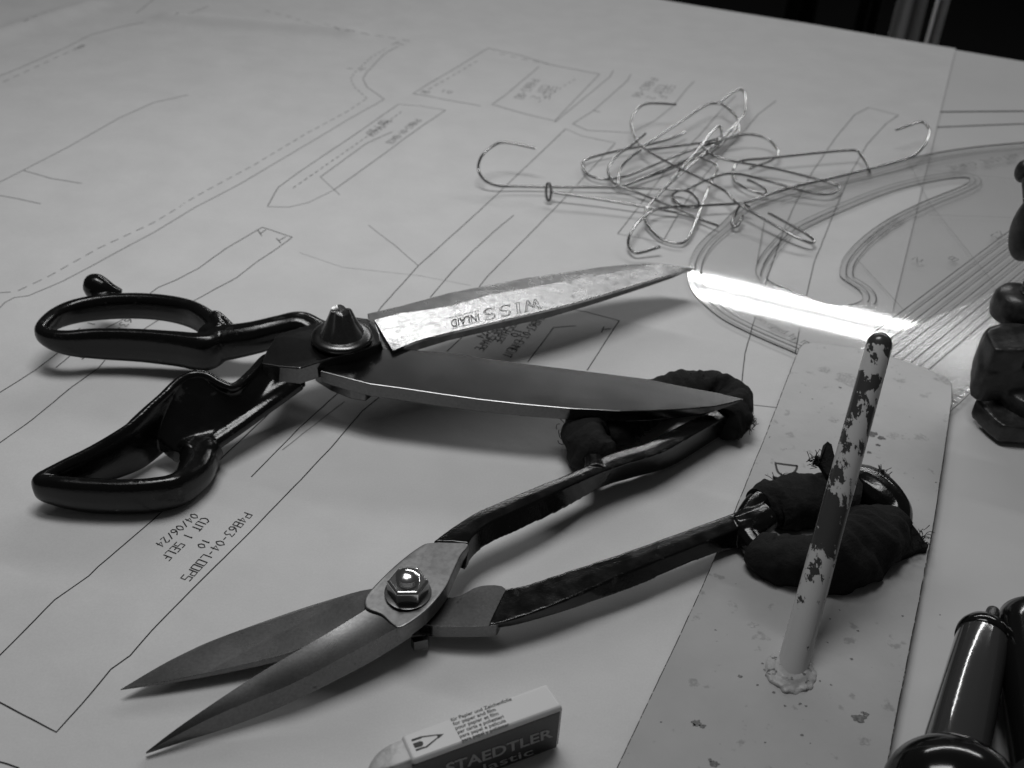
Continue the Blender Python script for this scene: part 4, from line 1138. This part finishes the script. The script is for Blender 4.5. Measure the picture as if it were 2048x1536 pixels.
for v in bm.verts: v.co = Vector((v.co.x*.0042+c.x, v.co.y*.004+c.y, v.co.z*.0056+c.z))
sweep(bm, [tuple(P(2052, 360, 76))+(.002, .002), tuple(P(2058, 400, 72))+(.0025, .0025), tuple(P(2060, 430, 66))+(.003, .003)], n=3)
link('ball_end', bm, M['iron'], CL, True)

# ------------------------------------------------------------------ grey barrel tool, lower right
TT = thing('hand_tool', P(1960, 1400), 'hand tool with grey glossy barrel and small nub at its tip, bottom right corner', 'tool')
tip, but = P(1966, 1276, 12.5), P(1908, 1512, 14)
axb = (but-tip); BL_ = axb.length; axb.normalize(); R0 = .0079
bm = bmesh.new()
lathe(bm, [(0, R0*.98), (.001, R0), (BL_*.4, R0*1.04), (BL_+.012, R0*1.16)], tip, axb, 48); link('barrel', bm, M['gray_plastic'], TT, True, 40)
bm = bmesh.new()
lathe(bm, [(-.0062, R0*.45), (-.006, R0*.62), (-.0048, R0*.86), (-.0026, R0*1.0), (-.0012, R0*1.045), (.0012, R0*1.05), (.0016, R0*1.0)], tip, axb, 48)
cp = link('end_cap', bm, M['black_plastic'], TT, True, 50)
bm = bmesh.new()
c = tip-axb*.003+Vector((.0006, 0, .0035))
lathe(bm, [(-.0082, 0), (-.008, .0011), (-.0072, .0019), (-.006, .0021), (.002, .0023)], c, axb, 24); link('tip_nub', bm, M['iron'], cp, True, 50)
bm = bmesh.new(); c = P(1912, 1580, 20)
bmesh.ops.create_uvsphere(bm, u_segments=48, v_segments=32, radius=1)
for v in bm.verts: v.co = Vector((v.co.x*.0185+c.x, v.co.y*.0165+c.y, v.co.z*.0155+c.z-.003))
link('bulb_grip', bm, M['black_plastic'], TT, True)
bm = bmesh.new()
a, b2 = P(2062, 1260, 13), P(2110, 1560, 13)
axb = (b2-a); L2 = axb.length; axb.normalize()
lathe(bm, [(-.011, 0), (-.0106, .003), (-.009, .0062), (-.006, .009), (-.002, .0102), (.004, .0106), (L2, .0112)], a, axb, 44)
tag(link('black_handle', bm, M['black_plastic'], smooth=True, sharp=40), 'rounded glossy black handle at the right edge beside the grey barrel', 'handle')

# ------------------------------------------------------------------ dim things beyond the table
def hanging(name, px0, px1, pyb, y, m, label, cat, seed):
    A_, B_ = PY(px0, pyb, y), PY(px1, pyb, y); bm = bmesh.new(); rows = []
    n = 26
    for j in range(9):
        z = A_.z-.25+j*.11; row = []
        for i in range(n+1):
            f = i/n; tz = 1-.35*(j/8)
            x = (A_.x+B_.x)/2+(B_.x-A_.x)*(f-.5)*tz
            row.append(bm.verts.new((x, y+.018*math.sin(f*11+seed)+.01*noise.noise(Vector((f*5, j*.4, seed))), z)))
        rows.append(row)
    for r0_, r1_ in zip(rows, rows[1:]):
        for i in range(n): bm.faces.new((r0_[i], r0_[i+1], r1_[i+1], r1_[i]))
    ex = bmesh.ops.extrude_face_region(bm, geom=bm.faces[:])
    bmesh.ops.translate(bm, verts=[g for g in ex['geom'] if isinstance(g, bmesh.types.BMVert)], vec=(0, .006, 0))
    return tag(link(name, bm, m, smooth=True), label, cat)
hanging('hanging_garment', 1778, 1832, 90, 1.75, M['garment'], 'pale blurred cloth hanging beyond the table, left of the dark gap', 'garment', 1)
hanging('hanging_garment', 1860, 1892, 40, 1.9, M['garment'], 'narrow grey cloth end hanging right of the wider pale cloth', 'garment', 4)
hanging('hanging_garment', 1560, 1625, 70, 2.3, M['dark_cloth'], 'nearly black cloth hanging behind the far table edge', 'garment', 7)
for i, (px, lab) in enumerate([(1717, 'thin dark metal upright beyond the table, left of the pair'), (1741, 'thin dark metal upright beyond the table, nearer the pale cloth')]):
    b0 = PY(px, 60, 1.7); bm = bmesh.new(); lathe(bm, [(0, .008), (1.2, .008)], (b0.x, 1.7, -.78), (0, 0, 1), 14)
    tag(link('rack_post', bm, M['dark_steel'], smooth=True, sharp=40), lab, 'post', 'rack posts beyond the table')
